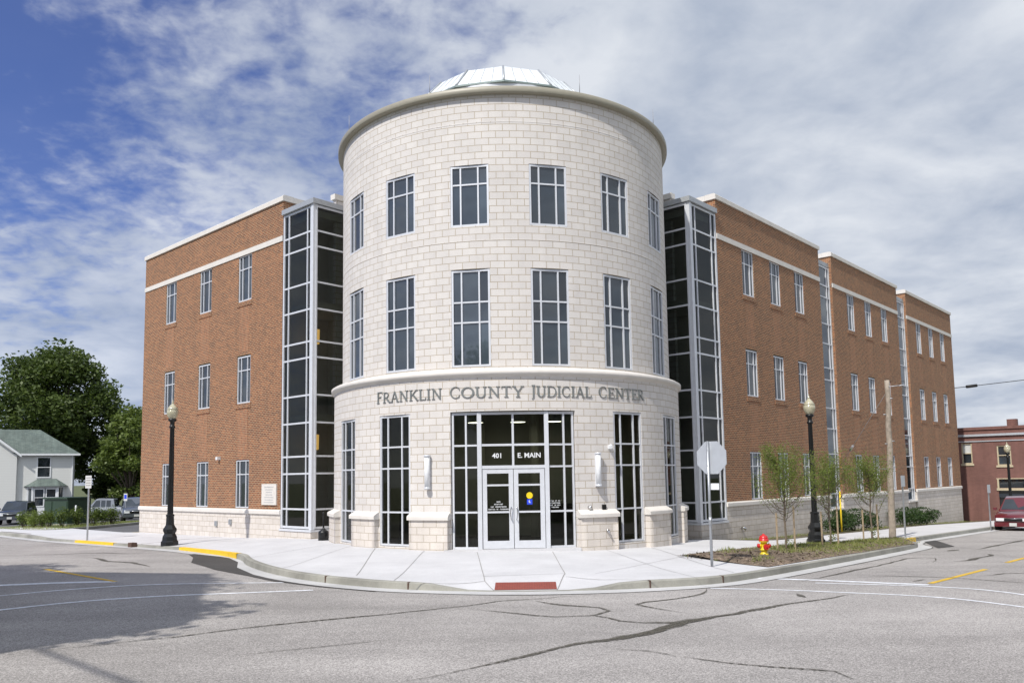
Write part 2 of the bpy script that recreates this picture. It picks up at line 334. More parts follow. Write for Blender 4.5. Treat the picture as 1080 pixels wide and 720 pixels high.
# ------------------------------------------------------------------ ground, road, walks
ST=.75
_zc={}
def _zl(i,j):
    k=(i,j)
    if k not in _zc: _zc[k]=zroad(i*ST,j*ST)
    return _zc[k]
def zr(a,b):
    i=math.floor(a/ST);j=math.floor(b/ST);u=a/ST-i;v=b/ST-j
    return (_zl(i,j)*(1-u)+_zl(i+1,j)*u)*(1-v)+(_zl(i,j+1)*(1-u)+_zl(i+1,j+1)*u)*v
def zw(a,b):
    ti=(a+8.75)*.75+(b+8.5)*.66;ta=(a+8.75)*.66-(b+8.5)*.75
    h=smooth((abs(ta)-1.0)/1.2)
    dip=.06*smooth((b-1)/3)*(1-smooth((a+8.4)/2.2))*(1-smooth((b-18)/3))
    return zwalk(a,b)-dip-.145*(1-h)*(1-smooth(ti/1.5))
def coords(lo,hi,st,far):
    c=[];x=lo
    while x<=hi+1e-6: c.append(x);x+=st
    s=st;x=hi
    while x<far: s*=1.35;x+=s;c.append(x)
    s=st;x=lo
    while x>-far: s*=1.35;x-=s;c.insert(0,x)
    return c
def sheet(name,xs,ys,zf,matl,inc=None):
    v=[];idx={};f=[]
    def g(i,j):
        if (i,j) not in idx: idx[i,j]=len(v);v.append(tuple(W(xs[i],ys[j],zf(xs[i],ys[j]))))
        return idx[i,j]
    for i in range(len(xs)-1):
        for j in range(len(ys)-1):
            if inc and not inc((xs[i]+xs[i+1])/2,(ys[j]+ys[j+1])/2): continue
            f.append((g(i,j),g(i+1,j),g(i+1,j+1),g(i,j+1)))
    me=bpy.data.meshes.new(name);me.from_pydata(v,[],f);me.materials.append(matl)
    me.polygons.foreach_set('use_smooth',[True]*len(f));me.update()
    o=bpy.data.objects.new(name,me);C.objects.link(o);return o
gx=coords(-60,90,3.,1800)
tag(sheet('ground',gx,gx,lambda a,b:zroad(a,b)-.09,M['grassbase']),kind='structure')
rx=coords(-27,63,ST,700)
tag(sheet('road',rx,rx,zroad,M['road'],lambda a,b:(-18.4<a<-8.1) or (-19.6<b<-9.2)),kind='structure')
lx=[i*1.5 for i in range(-4,60)]
tag(sheet('parking_lot',[-5.4+i*1.6 for i in range(34)],[18.6+i*1.6 for i in range(40)],lambda a,b:zroad(a,b)+.03,M['lot'],lambda a,b:not(a>38)),kind='structure')

def smoothpath(pts,step=.4):
    out=[]
    n=len(pts)
    for i in range(n-1):
        p0=pts[max(i-1,0)];p1=pts[i];p2=pts[i+1];p3=pts[min(i+2,n-1)]
        L=math.dist(p1,p2);k=max(1,int(L/step))
        for j in range(k):
            t=j/k
            q=[]
            for c in range(2):
                m1=(p2[c]-p0[c])/max(1e-6,(math.dist(p0,p1)+L))*L if i>0 else p2[c]-p1[c]
                m2=(p3[c]-p1[c])/max(1e-6,(math.dist(p2,p3)+L))*L if i<n-2 else p2[c]-p1[c]
                q.append((2*t**3-3*t*t+1)*p1[c]+(t**3-2*t*t+t)*m1+(-2*t**3+3*t*t)*p2[c]+(t**3-t*t)*m2)
            out.append(tuple(q))
    out.append(tuple(pts[-1]));return out
CURB=[((-8.45,62),(-5.3,62)),((-8.45,25),(-5.3,25)),((-8.5,18.9),(-5.3,18.9)),((-8.45,17),(-4.2,17)),((-8.42,13),(-4.2,13)),((-8.35,10),(-4.2,10)),((-8.35,7),(-4.2,7)),((-8.4,5.2),(-4.2,5.2)),((-8.5,3.9),(-4.25,4.1)),((-8.85,2.2),(-4.5,3.0)),((-9.5,.7),(-4.8,1.6)),((-10.1,-1.3),(-5,.2)),((-10.38,-3.0),(-5,-.9)),((-10.4,-4.6),(-4.8,-1.8)),((-10.15,-6.1),(-4.4,-2.5)),((-9.65,-7.2),(-4.0,-3.1)),((-9.0,-8.25),(-3.6,-3.6)),((-8.2,-9.15),(-3.1,-4.0)),((-7.4,-9.85),(-2.4,-4.4)),((-6.4,-10.5),(-1.5,-4.8)),((-5.2,-10.88),(-.3,-5.0)),((-3.7,-10.97),(1.0,-4.9)),((-1,-10.96),(2.6,-4.85)),((1.2,-10.92),(3.8,-5.0)),((2.8,-10.89),(4.7,-5.5)),((4.2,-10.85),(5.6,-6.2)),((6.2,-10.8),(6.8,-6.45)),((8.6,-10.7),(8.8,-6.5)),((9.2,-10.55),(9.4,-6.5)),((9.9,-10.15),(10,-6.5)),((10.6,-9.85),(10.7,-6.5)),((11.6,-9.7),(11.7,-6.5)),((14,-9.6),(14,-6.5)),((25,-9.5),(25,-6.5)),((43,-9.5),(43,-6.5))]
outer=smoothpath([c[0] for c in CURB]);inner=[]
# pair inner points with the same parameterisation
k=0;outer=[];
P_o=[c[0] for c in CURB];P_i=[c[1] for c in CURB]
for i in range(len(CURB)-1):
    seg=max(1,int(math.dist(P_o[i],P_o[i+1])/.4))
    n=len(CURB)
    for j in range(seg):
        t=j/seg
        def herm(P,c):
            L1=math.dist(P_o[i],P_o[i+1]);Lm=math.dist(P_o[i-1],P_o[i]) if i>0 else L1;Lp=math.dist(P_o[i+1],P_o[i+2]) if i<n-2 else L1
            m1=(P[i+1][c]-P[i-1][c])/(Lm+L1)*L1 if i>0 else P[i+1][c]-P[i][c]
            m2=(P[i+2][c]-P[i][c])/(Lp+L1)*L1 if i<n-2 else P[i+1][c]-P[i][c]
            return (2*t**3-3*t*t+1)*P[i][c]+(t**3-2*t*t+t)*m1+(-2*t**3+3*t*t)*P[i+1][c]+(t**3-t*t)*m2
        outer.append((herm(P_o,0),herm(P_o,1)));inner.append((P_i[i][0]*(1-t)+P_i[i+1][0]*t,P_i[i][1]*(1-t)+P_i[i+1][1]*t))
outer.append(P_o[-1]);inner.append(P_i[-1])
nO=len(outer)
def nrm(i):
    p=outer[max(i-1,0)];q=outer[min(i+1,nO-1)];dx,dy=q[0]-p[0],q[1]-p[1];L=math.hypot(dx,dy);return (-dy/L,dx/L)  # inward (left of travel)
# check orientation: travel goes b decreasing, inward = +a
nrms=[nrm(i) for i in range(nO)]
def off(i,d): return (outer[i][0]+nrms[i][0]*d,outer[i][1]+nrms[i][1]*d)
def loft(name,rings,matl,smoothf=True):
    mb=MB()
    for i in range(len(rings)-1):
        for j in range(len(rings[0])-1):
            mb.face([rings[i][j],rings[i][j+1],rings[i+1][j+1],rings[i+1][j]],smooth=smoothf)
    return mb.build(name,matl)
# sidewalk
rings=[]
NS=18
for i in range(nO):
    p=off(i,.15);q=inner[i];ring=[]
    for j in range(NS+1):
        t=j/NS;t=t*t*(1-.0)*.5+t*.5
        a=p[0]+(q[0]-p[0])*t;b=p[1]+(q[1]-p[1])*t;ring.append(W(a,b,zw(a,b)))
    rings.append(ring)
tag(loft('sidewalk',rings,M['walk']),kind='structure')
# kerb (face, rounded nose, top) and gutter pan
rings=[];pan=[];seam=[]
for i in range(nO):
    a,b=outer[i];zg=zroad(*off(i,-.05))+.006;pt=off(i,.15);zt=zw(*pt)+.002;zg=min(zg,zt-.004)
    f=outer[i];e=off(i,.025);e2=off(i,.05)
    rings.append([W(f[0],f[1],zg-.05),W(f[0],f[1],zg),W(off(i,.015)[0],off(i,.015)[1],zt-.018*min(1,(zt-zg)*8)),W(e2[0],e2[1],zt),W(pt[0],pt[1],zt)])
    w=.42
    g=off(i,-w);pan.append([W(f[0],f[1],zg),W(off(i,-w*.5)[0],off(i,-w*.5)[1],zr(*off(i,-w*.5))+.007),W(g[0],g[1],zr(*g)+.007)])
    s1=off(i,-w-.005);s2=off(i,-w-(.035+.07*abs(noise.noise(Vector((i*.13,3.,0))))));seam.append([W(s1[0],s1[1],zr(*s1)+.0075),W(s2[0],s2[1],zr(*s2)+.0075)])
tag(loft('kerb',rings,M['curb'],False),kind='structure')
tag(loft('gutter',pan,M['pan']),kind='structure')
tag(loft('tar_seam',seam,M['tar']),kind='structure')
# yellow painted lengths of kerb
def kerbpaint(t0,t1,key):
    mb=MB()
    for i in range(nO-1):
        if t0<=key(outer[i])<=t1:
            for (A,B) in (((-.006,0),(-.006,1)),((-.006,1),(.03,1)),((.03,1),(.156,1))):
                P=[]
                for (ii,(d,h)) in ((i,A),(i,B),(i+1,B),(i+1,A)):
                    p=off(ii,d);zt=zw(*off(ii,.15))+.007;zg=zroad(*off(ii,-.05))+.008
                    P.append(W(p[0],p[1],zt if h else zg))
                mb.face(P)
    tag(mb.build('kerb_paint',M['kerb_y']),kind='structure')
kerbpaint(3.0,7.0,lambda p:p[1]);kerbpaint(12.4,16.,lambda p:p[1])
kerbpaint(9.3,11.6,lambda p:p[0] if p[1]<-9 else -99)
# ribbons on the road
def ribbon(mb,pts,w,zo,wob=0.,step=.25,zf=None,sharp=False,taper=False):
    zf=zf or zr
    if sharp:
        path=[]
        for i in range(len(pts)-1):
            L=math.dist(pts[i],pts[i+1]);k=max(1,int(L/step))
            for j in range(k): t=j/k;path.append((pts[i][0]+(pts[i+1][0]-pts[i][0])*t,pts[i][1]+(pts[i+1][1]-pts[i][1])*t))
        path.append(tuple(pts[-1]))
    else: path=smoothpath(pts,step)
    L=[]
    sd=rnd.random()*50
    for i,p in enumerate(path):
        q0=path[max(i-1,0)];q1=path[min(i+1,len(path)-1)];dx,dy=q1[0]-q0[0],q1[1]-q0[1];l=math.hypot(dx,dy) or 1;nx,ny=-dy/l,dx/l
        o=wob*noise.noise(Vector((p[0]*1.7,p[1]*1.7,sd)));ww=w*(1+(.9 if wob else 0)*noise.noise(Vector((p[0]*.9,p[1]*.9,sd+9))))
        if taper: ww*=max(.1,min(1,4*i/len(path),4*(len(path)-1-i)/len(path)))
        A=(p[0]+nx*(o+ww/2),p[1]+ny*(o+ww/2));B=(p[0]+nx*(o-ww/2),p[1]+ny*(o-ww/2))
        L.append((W(A[0],A[1],zf(*A)+zo),W(B[0],B[1],zf(*B)+zo)))
    for i in range(len(L)-1): mb.face([L[i][0],L[i][1],L[i+1][1],L[i+1][0]])
TR={"main": [[-15.05, -12.4], [-14.7, -12.44], [-14.24, -12.46], [-13.74, -12.49], [-13.26, -12.56], [-12.6, -12.52], [-12.07, -12.63], [-11.58, -12.79], [-10.88, -12.8], [-10.09, -12.79], [-9.34, -12.89], [-8.91, -13.05], [-7.85, -13.25], [-7.08, -13.46], [-6.4, -13.63], [-5.6, -13.7]], "second": [[-17.43, -7.19], [-16.78, -7.47], [-16.06, -7.69], [-15.45, -7.91], [-14.3, -8.1], [-13.1, -8.49], [-12.05, -8.77], [-11.29, -8.86], [-10.85, -9.01], [-10.05, -9.01], [-9.43, -9.3], [-8.87, -9.51], [-8.18, -9.97]], "third": [[-9.63, -9.47], [-9.67, -10.16], [-9.49, -10.84], [-9.7, -11.16], [-10.16, -11.24], [-10.35, -11.17]], "third2": [[-11.07, -9.23], [-10.95, -10.21], [-10.78, -10.94], [-10.27, -11.3], [-10.47, -11.91], [-10.39, -12.32], [-10.19, -12.8]], "fourth": [[-6.39, -11.17], [-7.1, -11.42], [-7.87, -11.38], [-8.55, -11.15], [-8.88, -11.17], [-9.05, -11.63], [-9.21, -12.18], [-9.29, -12.52]], "fifth": [[-12.21, -14.04], [-12.16, -14.63], [-12.09, -15.09], [-11.92, -15.44], [-11.84, -15.69], [-12.05, -16.0]], "fifthb": [[-12.34, -13.03], [-12.17, -13.49], [-12.21, -14.04]], "s1": [[-4.27, -12.04], [-2.76, -12.04], [-0.97, -12.01], [0.68, -12.01], [2.46, -11.91], [4.02, -11.98], [4.0, -12.48], [2.48, -12.8]], "s2": [[7.34, -11.95], [8.2, -12.09]], "s3": [[3.06, -13.16], [3.59, -13.41], [4.8, -13.39], [6.15, -13.43], [6.51, -13.23], [6.84, -12.94]], "s4": [[8.13, -12.48], [9.97, -12.49], [11.84, -12.56], [15.08, -12.6], [18.38, -12.99]], "s5": [[-2.05, -12.29], [-2.07, -12.57], [-1.8, -13.33], [-1.62, -14.23], [-1.63, -14.82], [-1.72, -15.64], [-1.89, -16.3]], "s6": [[-2.86, -13.83], [-2.3, -13.95]], "s7": [[-0.62, -14.66], [-0.36, -14.8], [0.17, -14.93], [0.46, -15.25], [1.0, -15.7]], "s8": [[-6.24, -12.84], [-6.67, -13.23]], "l1": [[-11.58, 6.83], [-11.3, 5.93], [-11.49, 4.75], [-11.21, 3.86], [-11.39, 2.25]], "l2": [[-12.6, 10.27], [-11.65, 8.98], [-10.44, 8.43], [-9.71, 6.62]], "l3": [[-13.38, -6.28], [-14.06, -7.67], [-14.84, -8.74], [-15.28, -9.93]], "l4": [[-15.74, -9.61], [-15.01, -9.92], [-14.34, -10.21], [-13.59, -10.46]], "yl": [[-13.42, 3.64], [-13.35, -0.51]], "yr1": [[-3.04, -14.26], [1.02, -14.37]], "yr2": [[3.36, -14.34], [7.63, -14.43]], "wl_stop": [[-15.65, 1.18], [-15.19, 0.93], [-14.26, 0.33], [-13.33, -0.53]], "wl2": [[-16.13, -0.75], [-15.7, -0.91], [-14.71, -1.03], [-13.39, -1.49], [-12.16, -2.39], [-10.96, -3.44]], "wl3": [[-16.68, -2.95], [-16.26, -2.94], [-15.13, -3.02], [-14.02, -3.44], [-12.73, -4.27], [-11.32, -5.07]], "wr_stop": [[-3.83, -10.99], [-3.59, -12.16], [-3.45, -13.28], [-3.34, -14.31]], "wr2": [[-4.16, -12.39], [-3.6, -14.4], [-3.55, -15.36], [-3.88, -16.03], [-4.29, -16.52]], "wr3": [[-6.21, -11.13], [-5.72, -12.47], [-5.51, -13.64], [-5.28, -15.16], [-5.66, -16.35], [-5.96, -16.78]], "patchL": [[-9.21, 3.86], [-8.66, 3.55], [-9.28, 2.12], [-9.96, 0.53], [-10.57, -2.01], [-10.67, -3.48], [-10.45, -4.81], [-10.62, -5.05], [-10.88, -3.8], [-10.78, -2.08], [-10.81, -1.29], [-10.64, -0.17], [-10.19, 0.78], [-10.44, 1.05]], "patchR": [[12.29, -9.91], [13.07, -10.04], [9.01, -11.46], [8.36, -11.3]], "patchM": [[-11.56, -12.71], [-10.81, -12.76], [-10.43, -12.92], [-10.62, -13.06], [-11.19, -12.99], [-11.64, -12.83]], "curbL": [[-8.34, 25.66], [-8.55, 18.56], [-8.55, 13.67], [-8.3, 10.86], [-8.29, 7.75], [-8.52, 3.36], [-9.61, 0.53], [-10.21, -2.24], [-10.46, -4.14], [-10.23, -5.81], [-9.65, -7.17], [-8.96, -8.33], [-8.2, -9.14], [-7.54, -9.58], [-6.41, -10.61], [-3.7, -10.99], [1.2, -10.92], [7.17, -10.69]]}
mb=MB()
for k,w in (('main',.10),('second',.045),('third',.07),('third2',.045),('fourth',.06),('fifth',.035),('fifthb',.02),('s1',.06),('s2',.2),('s3',.14),('s4',.12),('s5',.045),('s6',.09),('s7',.06),('s8',.10),('l1',.10),('l2',.07),('l4',.015)):
    ribbon(mb,TR[k],w*1.2,.010,wob=.07,taper=True)
ribbon(mb,TR['main'][6:12],.22,.011,wob=.2,taper=True);ribbon(mb,[(-10.4,-12.3),(-10.2,-12.7),(-10.25,-13.)],.2,.012,wob=.1,taper=True)
ribbon(mb,[(-8.8,-11.1),(-9.0,-11.5)],.16,.012,wob=.1,taper=True)
tag(mb.build('road_crack',M['crack']),kind='structure')
mb=MB()
def patchpoly(mb,pts,zo): mb.face([W(a,b,zr(a,b)+zo) for a,b in pts])
pl=TR['patchL']
tt=[(-8.72,5.2),(-8.68,3.6),(-8.75,3.0),(-9.2,1.7),(-9.95,.4),(-10.58,-1.5),(-10.85,-3.0),(-10.86,-4.7),(-10.6,-6.2)]
uu=[(-8.9,5.2),(-9.35,4.0),(-10.1,2.6),(-10.4,1.2),(-10.62,.3),(-10.8,-1.5),(-11.0,-3.0),(-10.95,-4.7),(-10.68,-6.2)]
for i in range(8): 
    for j in range(3):
        f=lambda s,t:tuple((tt[i][c]*(1-s)+tt[i+1][c]*s)*(1-t)+(uu[i][c]*(1-s)+uu[i+1][c]*s)*t for c in (0,1))
        patchpoly(mb,[f(j/3,0),f(j/3,1),f((j+1)/3,1),f((j+1)/3,0)],.009)
patchpoly(mb,[(12.0,-9.95),(13.3,-10.0),(9.9,-11.5),(8.7,-11.3)],.012)
tag(mb.build('asphalt_patch',M['patch']),kind='structure')
mb=MB()
ribbon(mb,TR['yl'],.12,.006,sharp=True);ribbon(mb,TR['yr1'],.12,.006,sharp=True);ribbon(mb,TR['yr2'],.12,.006,sharp=True)
ribbon(mb,[(12,-14.45),(15,-14.5)],.12,.006,sharp=True);ribbon(mb,[(21,-14.5),(24,-14.5)],.12,.006,sharp=True);ribbon(mb,[(-13.45,12),(-13.45,15)],.12,.006,sharp=True)
tag(mb.build('yellow_centre_line',M['paint_y']),kind='structure')
mb=MB()
ribbon(mb,TR['wl_stop'],.26,.005);ribbon(mb,TR['wl2'],.12,.005);ribbon(mb,TR['wl3'],.14,.005)
ribbon(mb,TR['wr_stop'],.22,.005);ribbon(mb,TR['wr2'],.11,.005);ribbon(mb,TR['wr3'],.11,.005)
tag(mb.build('white_crosswalk_line',M['paint_w']),kind='structure')
# tactile pad and joints in the walk
def ramp(ta,ti): # along, inward
    return (-8.75+.66*ta+.75*ti,-8.5-.75*ta+.66*ti)
mb=MB();n=8
for i in range(n):
    for j in range(6):
        P=[ramp(-.62+1.24*x/n,.17+.6*y/6) for x,y in ((i,j),(i+1,j),(i+1,j+1),(i,j+1))]
        mb.face([W(a,b,zw(a,b)+.008) for a,b in P],uv=[(x*.155,y*.1) for x,y in ((i,j),(i+1,j),(i+1,j+1),(i,j+1))])
tag(mb.build('tactile_paving',M['pad']),kind='structure')
mb=MB()
def jl(p,q,w=.016): ribbon(mb,[p,q],w,.007,zf=zw,sharp=True)
dl=(-4.2,-4.35)
def cy(phi,R=6.2):
    v=cyl(R,phi*D2R,0);return (v.x*SA+v.y*CA,-v.x*CA+v.y*SA)
jl(cy(-8),ramp(-.85,.9));jl(ramp(-.85,.9),ramp(-.62,.1));jl(cy(11),ramp(.85,1.6));jl(ramp(.85,1.6),ramp(.62,.1));jl(ramp(-.9,1.35),ramp(.85,1.6));jl(ramp(-.85,.9),ramp(-2.4,.17));jl(ramp(.85,1.2),ramp(2.6,.17))
jl(cy(-38),(-9.9,-4.6));jl(cy(-60),(-9.3,.9));jl(cy(42),(-4.4,-10.7))
for b in (7.5,9.,12.2,13.8,15.4,17): jl((-8.2,b),(-4.9,b),.012)
jl((-6.5,6),(-6.5,18),.012);jl(cy(-22),(-10.0,-6.0),.012);jl(cy(26),ramp(3.6,.17),.012);jl(cy(-49),(-10.1,-2.0),.012)
jl((-.9,-7.9),(-6.6,-8.6),.012)
for a in (-.6,): jl((a,-6.6),(a,-7.7))
for a in range(5,42,3): jl((a+.2,-6.55),(a+.2,-8.3 if a<9 else -9.4),.02)
tag(mb.build('walk_joint',M['joint']),kind='structure')
mb=MB();ribbon(mb,[(-8.2,10.3),(-4.95,10.6)],.05,.008,zf=zw,sharp=True);mb.box(W(-8.56,10.2,zroad(-8.6,10.2)),Wd(.2,0,0),Wd(0,.3,0),(0,0,.16))
ribbon(mb,[(-8.2,26),(-8.15,21.9)],.1,.008,zf=zw,sharp=True)
for i in range(nO-1):
    for (aa,bb) in ((-9.98,-6.5),(-7.0,-10.15),(-5.0,-10.92),(-10.4,-4.2)):
        if math.dist(outer[i],(aa,bb))<.22:
            p=off(i,-.004);q=off(i,.1);d=W(*off(i,0))-W(*off(i+1,0));d=d.normalized()*.03
            zg=zroad(*off(i,-.05));zt=zw(*off(i,.15))+.006
            mb.box(W(p[0],p[1],zg),d,W(*q)-W(*p),(0,0,zt-zg));break
tag(mb.build('expansion_joint',M['felt']),kind='structure')
# planting strip along the wall and island in the corner bed
rings=[]
for a0,b0,b1 in [(3.6,-5.0,-4.2),(4.4,-5.35,-4.2),(5.0,-5.8,-4.3),(5.6,-6.25,-4.6),(6.8,-6.48,-4.7)]+[(a,-6.52,-4.7) for a in range(8,39)]+[(38.6,-6.52,-4.7)]:
    ring=[]
    for j in range(9):
        b=b0+(b1-b0)*j/8;z=zwalk(a0,b)+.012-.10*smooth(j/8*1.1)+.02*noise.noise(Vector((a0*1.3,b*2,0)))
        ring.append(W(a0,b,z))
    rings.append(ring)
tag(loft('planting_strip',rings,M['earth']),kind='structure')
def bedback(a): return interp(a,[-1.9,3,6,9,10.6],[-7.85,-8.15,-8.45,-8.85,-9.3])
def bedz(a,b):
    e=min(1,max(0,min((a+2.6)/.8,(10.9-a)/.6,(bedback(a)-b)/.5,(b+10.72)/.4)))
    return zw(a,b)+.012+.085*smooth(e)+.018*noise.noise(Vector((a*2.3,b*2.3,0)))*e
rings=[]
for k in range(60):
    t=k/59;ring=[]
    af=-2.75+(9.15+2.75)*t;ab_=-1.9+(10.6+1.9)*t
    bf=-10.72 if t<.93 else -10.72+(t-.93)/.07*.5;bb=bedback(ab_)
    for j in range(13):
        s=j/12;a=af+(ab_-af)*s;b=bf+(bb-bf)*s;ring.append(W(a,b,bedz(a,b)))
    rings.append(ring)
tag(loft('planting_bed',rings,M['mulch']),kind='structure')
def tuft(mb,p,h,n,spread=.03):
    for _ in range(n):
        a=rnd.random()*6.28;l=rnd.uniform(.3,1)*h;b=Vector((rnd.gauss(0,spread),rnd.gauss(0,spread),-.01))
        d=Vector((math.cos(a),math.sin(a),0));w=rnd.uniform(.004,.009);s=Vector((-d.y,d.x,0))*w
        q=p+b;t=q+Vector((0,0,l))+d*l*rnd.uniform(.2,.9);mb.face([q-s,q+s,t])
mb=MB()
for _ in range(5200):
    a=rnd.uniform(-2.4,10.9);b=rnd.uniform(-10.68,bedback(a)-.03)
    if a>9.0+(b+10.72)*1.02-.1: continue
    dens=.04+.96*smooth((a+.4)/3.2)*(.35+.9*smooth(noise.noise(Vector((a*.8,b*.8,5)))+.65))
    if a>8.2: dens*=.5
    if rnd.random()>dens: continue
    tuft(mb,W(a,b,bedz(a,b)),rnd.uniform(.03,.10),6)
for _ in range(26):
    a0=rnd.uniform(-2.2,9);b0=rnd.uniform(-10.5,bedback(a0)-.1)
    for _ in range(9): 
        a=a0+rnd.gauss(0,.1);b=b0+rnd.gauss(0,.1);tuft(mb,W(a,b,bedz(a,b)),.15,6)
for _ in range(2600):
    a=rnd.uniform(7,38.4);b=rnd.uniform(-6.5,-5.);tuft(mb,W(a,b,zwalk(a,b)-.06),rnd.uniform(.05,.12),4,.05)
for _ in range(2600):
    a=rnd.uniform(-7,2);b=rnd.uniform(24.5,33)
    if not (b>24.6+max(0,(a+6.1)*.92) and b>24.5+(-6.1-a)*3.2): continue
    tuft(mb,W(a,b,zroad(a,b)+.17),.12,4,.06)
tag(mb.build('grass',M['blade'],merge=False),kind='stuff')
mb=MB()
for _ in range(2600):   # loose bark chips
    a=rnd.uniform(-2.4,10.5);b=rnd.uniform(-10.65,bedback(a)-.05)
    if rnd.random()>1-.75*smooth((a+.2)/4): continue
    c=W(a,b,bedz(a,b)+.008);d=Vector((rnd.gauss(0,1),rnd.gauss(0,1),rnd.gauss(0,.3))).normalized()*rnd.uniform(.02,.06);e=d.cross(Vector((rnd.gauss(0,.3),rnd.gauss(0,.3),1))).normalized()*rnd.uniform(.008,.02)
    mb.face([c-d-e,c+d-e,c+d+e,c-d+e])
tag(mb.build('bark_chips',M['youngbark'],merge=False),kind='stuff')
# parking island with kerb
isl=[(-7.0,30.5),(-6.95,26.2),(-6.6,25.0),(-5.9,24.75),(-5.0,25.3),(-1.15,28.4),(.6,30.0),(3.5,33.5),(3.,38),(-5.5,38)]
mb=MB();top=[W(a,b,zroad(a,b)+.15) for a,b in isl]
mb.face(top,mat=1)
for i in range(len(isl)):
    j=(i+1)%len(isl);A,B=isl[i],isl[j];ca=(-2,32)
    def inn(p,d): L=math.dist(p,ca);return (p[0]+(ca[0]-p[0])*d/L,p[1]+(ca[1]-p[1])*d/L)
    za,zb=zroad(*A),zroad(*B);Ai,Bi=inn(A,.2),inn(B,.2)
    mb.face([W(*A,za-.1),W(*B,zb-.1),W(*B,zb+.17),W(*A,za+.17)]);mb.face([W(*A,za+.17),W(*B,zb+.17),W(*Bi,zb+.172),W(*Ai,za+.172)]);mb.face([W(*Ai,za+.172),W(*Bi,zb+.172),W(*Bi,zb+.1),W(*Ai,za+.1)])
tag(mb.build('parking_island',[M['curb'],M['grassbase']]),kind='structure')
mb=MB();ribbon(mb,[(-4.9,20.5),(-1.5,20.5),(2,20.5)],.12,.036,zf=zroad,sharp=True);tag(mb.build('yellow_bay_line',M['paint_y']),kind='structure')
# ------------------------------------------------------------------ the courthouse
RU,RL=5.64,5.91;K0,DK,HW,HW1=.0289,.4096,.101,.0979
BLD=empty('courthouse',(0,0,0),'three storey brick judicial center with a pale round stone corner tower','courthouse')
def kk(i): return K0+(i-3.5)*DK
def wallgrid(mb,ss,zs,ops,P,depth,mat=0,uv0=0.,smooth=False,revmat=None):
    S=sorted(set([round(x,5) for x in ss]+[round(v,5) for o in ops for v in o[:2]]));Z=sorted(set([round(x,5) for x in zs]+[round(v,5) for o in ops for v in o[2:4]]))
    for i in range(len(S)-1):
        for j in range(len(Z)-1):
            cs,cz=(S[i]+S[i+1])/2,(Z[j]+Z[j+1])/2
            if any(o[0]<cs<o[1] and o[2]<cz<o[3] for o in ops): continue
            q=[(S[i],Z[j]),(S[i+1],Z[j]),(S[i+1],Z[j+1]),(S[i],Z[j+1])]
            mb.face([P(s,z,0) for s,z in q],[(s+uv0,z) for s,z in q],mat,smooth)
    rm=mat if revmat is None else revmat
    for o in ops:
        s0,s1,z0,z1=o[:4]
        for (A,B) in (((s0,z0),(s0,z1)),((s1,z1),(s1,z0)),((s0,z1),(s1,z1)),((s1,z0),(s0,z0))):
            pts=[P(*A,0),P(*B,0),P(*B,-depth),P(*A,-depth)]
            uv=[(A[0]+uv0,A[1]),(B[0]+uv0,B[1]),(B[0]+uv0+(depth if A[0]==B[0] else 0),B[1]+(0 if A[0]==B[0] else depth)),(A[0]+uv0+(depth if A[0]==B[0] else 0),A[1]+(0 if A[0]==B[0] else depth))]
            mb.face(pts,uv,rm)
def frange(a,b,s):
    n=max(1,int(math.ceil((b-a)/s)));return [a+(b-a)*i/n for i in range(n+1)]
# tower shells (s = arc length)
def PT(R): return lambda s,z,o: cyl(R+o,s/R,z)
opsU=[]
for i in range(1,7):
    k=kk(i);opsU+=[((k-HW)*RU,(k+HW)*RU,9.18,11.0),((k-HW)*RU,(k+HW)*RU,5.09,7.915)]
mb=MB();wallgrid(mb,frange(-math.pi*RU,math.pi*RU,.2),[4.9,13.1],opsU,PT(RU),.20,smooth=True)
mb.build('tower_wall',M['cmu'],BLD,merge=False)
EPH=(-15.6*D2R,18.95*D2R)
opsL=[(EPH[0]*RL,EPH[1]*RL,-.3,3.80)]
for i in (1,2,5,6):
    k=kk(i);opsL.append(((k-HW1)*RL,(k+HW1)*RL,.05,3.80))
mb=MB();wallgrid(mb,frange(-math.pi*RL,math.pi*RL,.2),[-.9,4.85],opsL,PT(RL),.22,smooth=True)
mb.build('tower_wall',M['cmu'],BLD,merge=False)
mb=MB();mb.lathe([(RL+.0,4.74),(RL+.02,4.80),(RL+.10,4.815),(RL+.10,4.93),(RL+.04,4.965),(RU-.02,5.05)],n=120)
mb.build('tower_ledge',M['stone'],BLD)
mb=MB();mb.lathe([(RU-.05,13.08),(5.80,13.075),(5.82,13.10),(5.82,13.24),(5.79,13.27),(0,13.75)],n=128);mb.build('tower_eave',M['eave'],BLD)
mb=MB()
for z in (8.72,12.24):
    mb=MB();mb.lathe([(RU,z-.003),(RU+.004,z),(RU+.004,z+.03),(RU,z+.034)],n=128);mb.build('stone_course',M['cmu'],BLD)
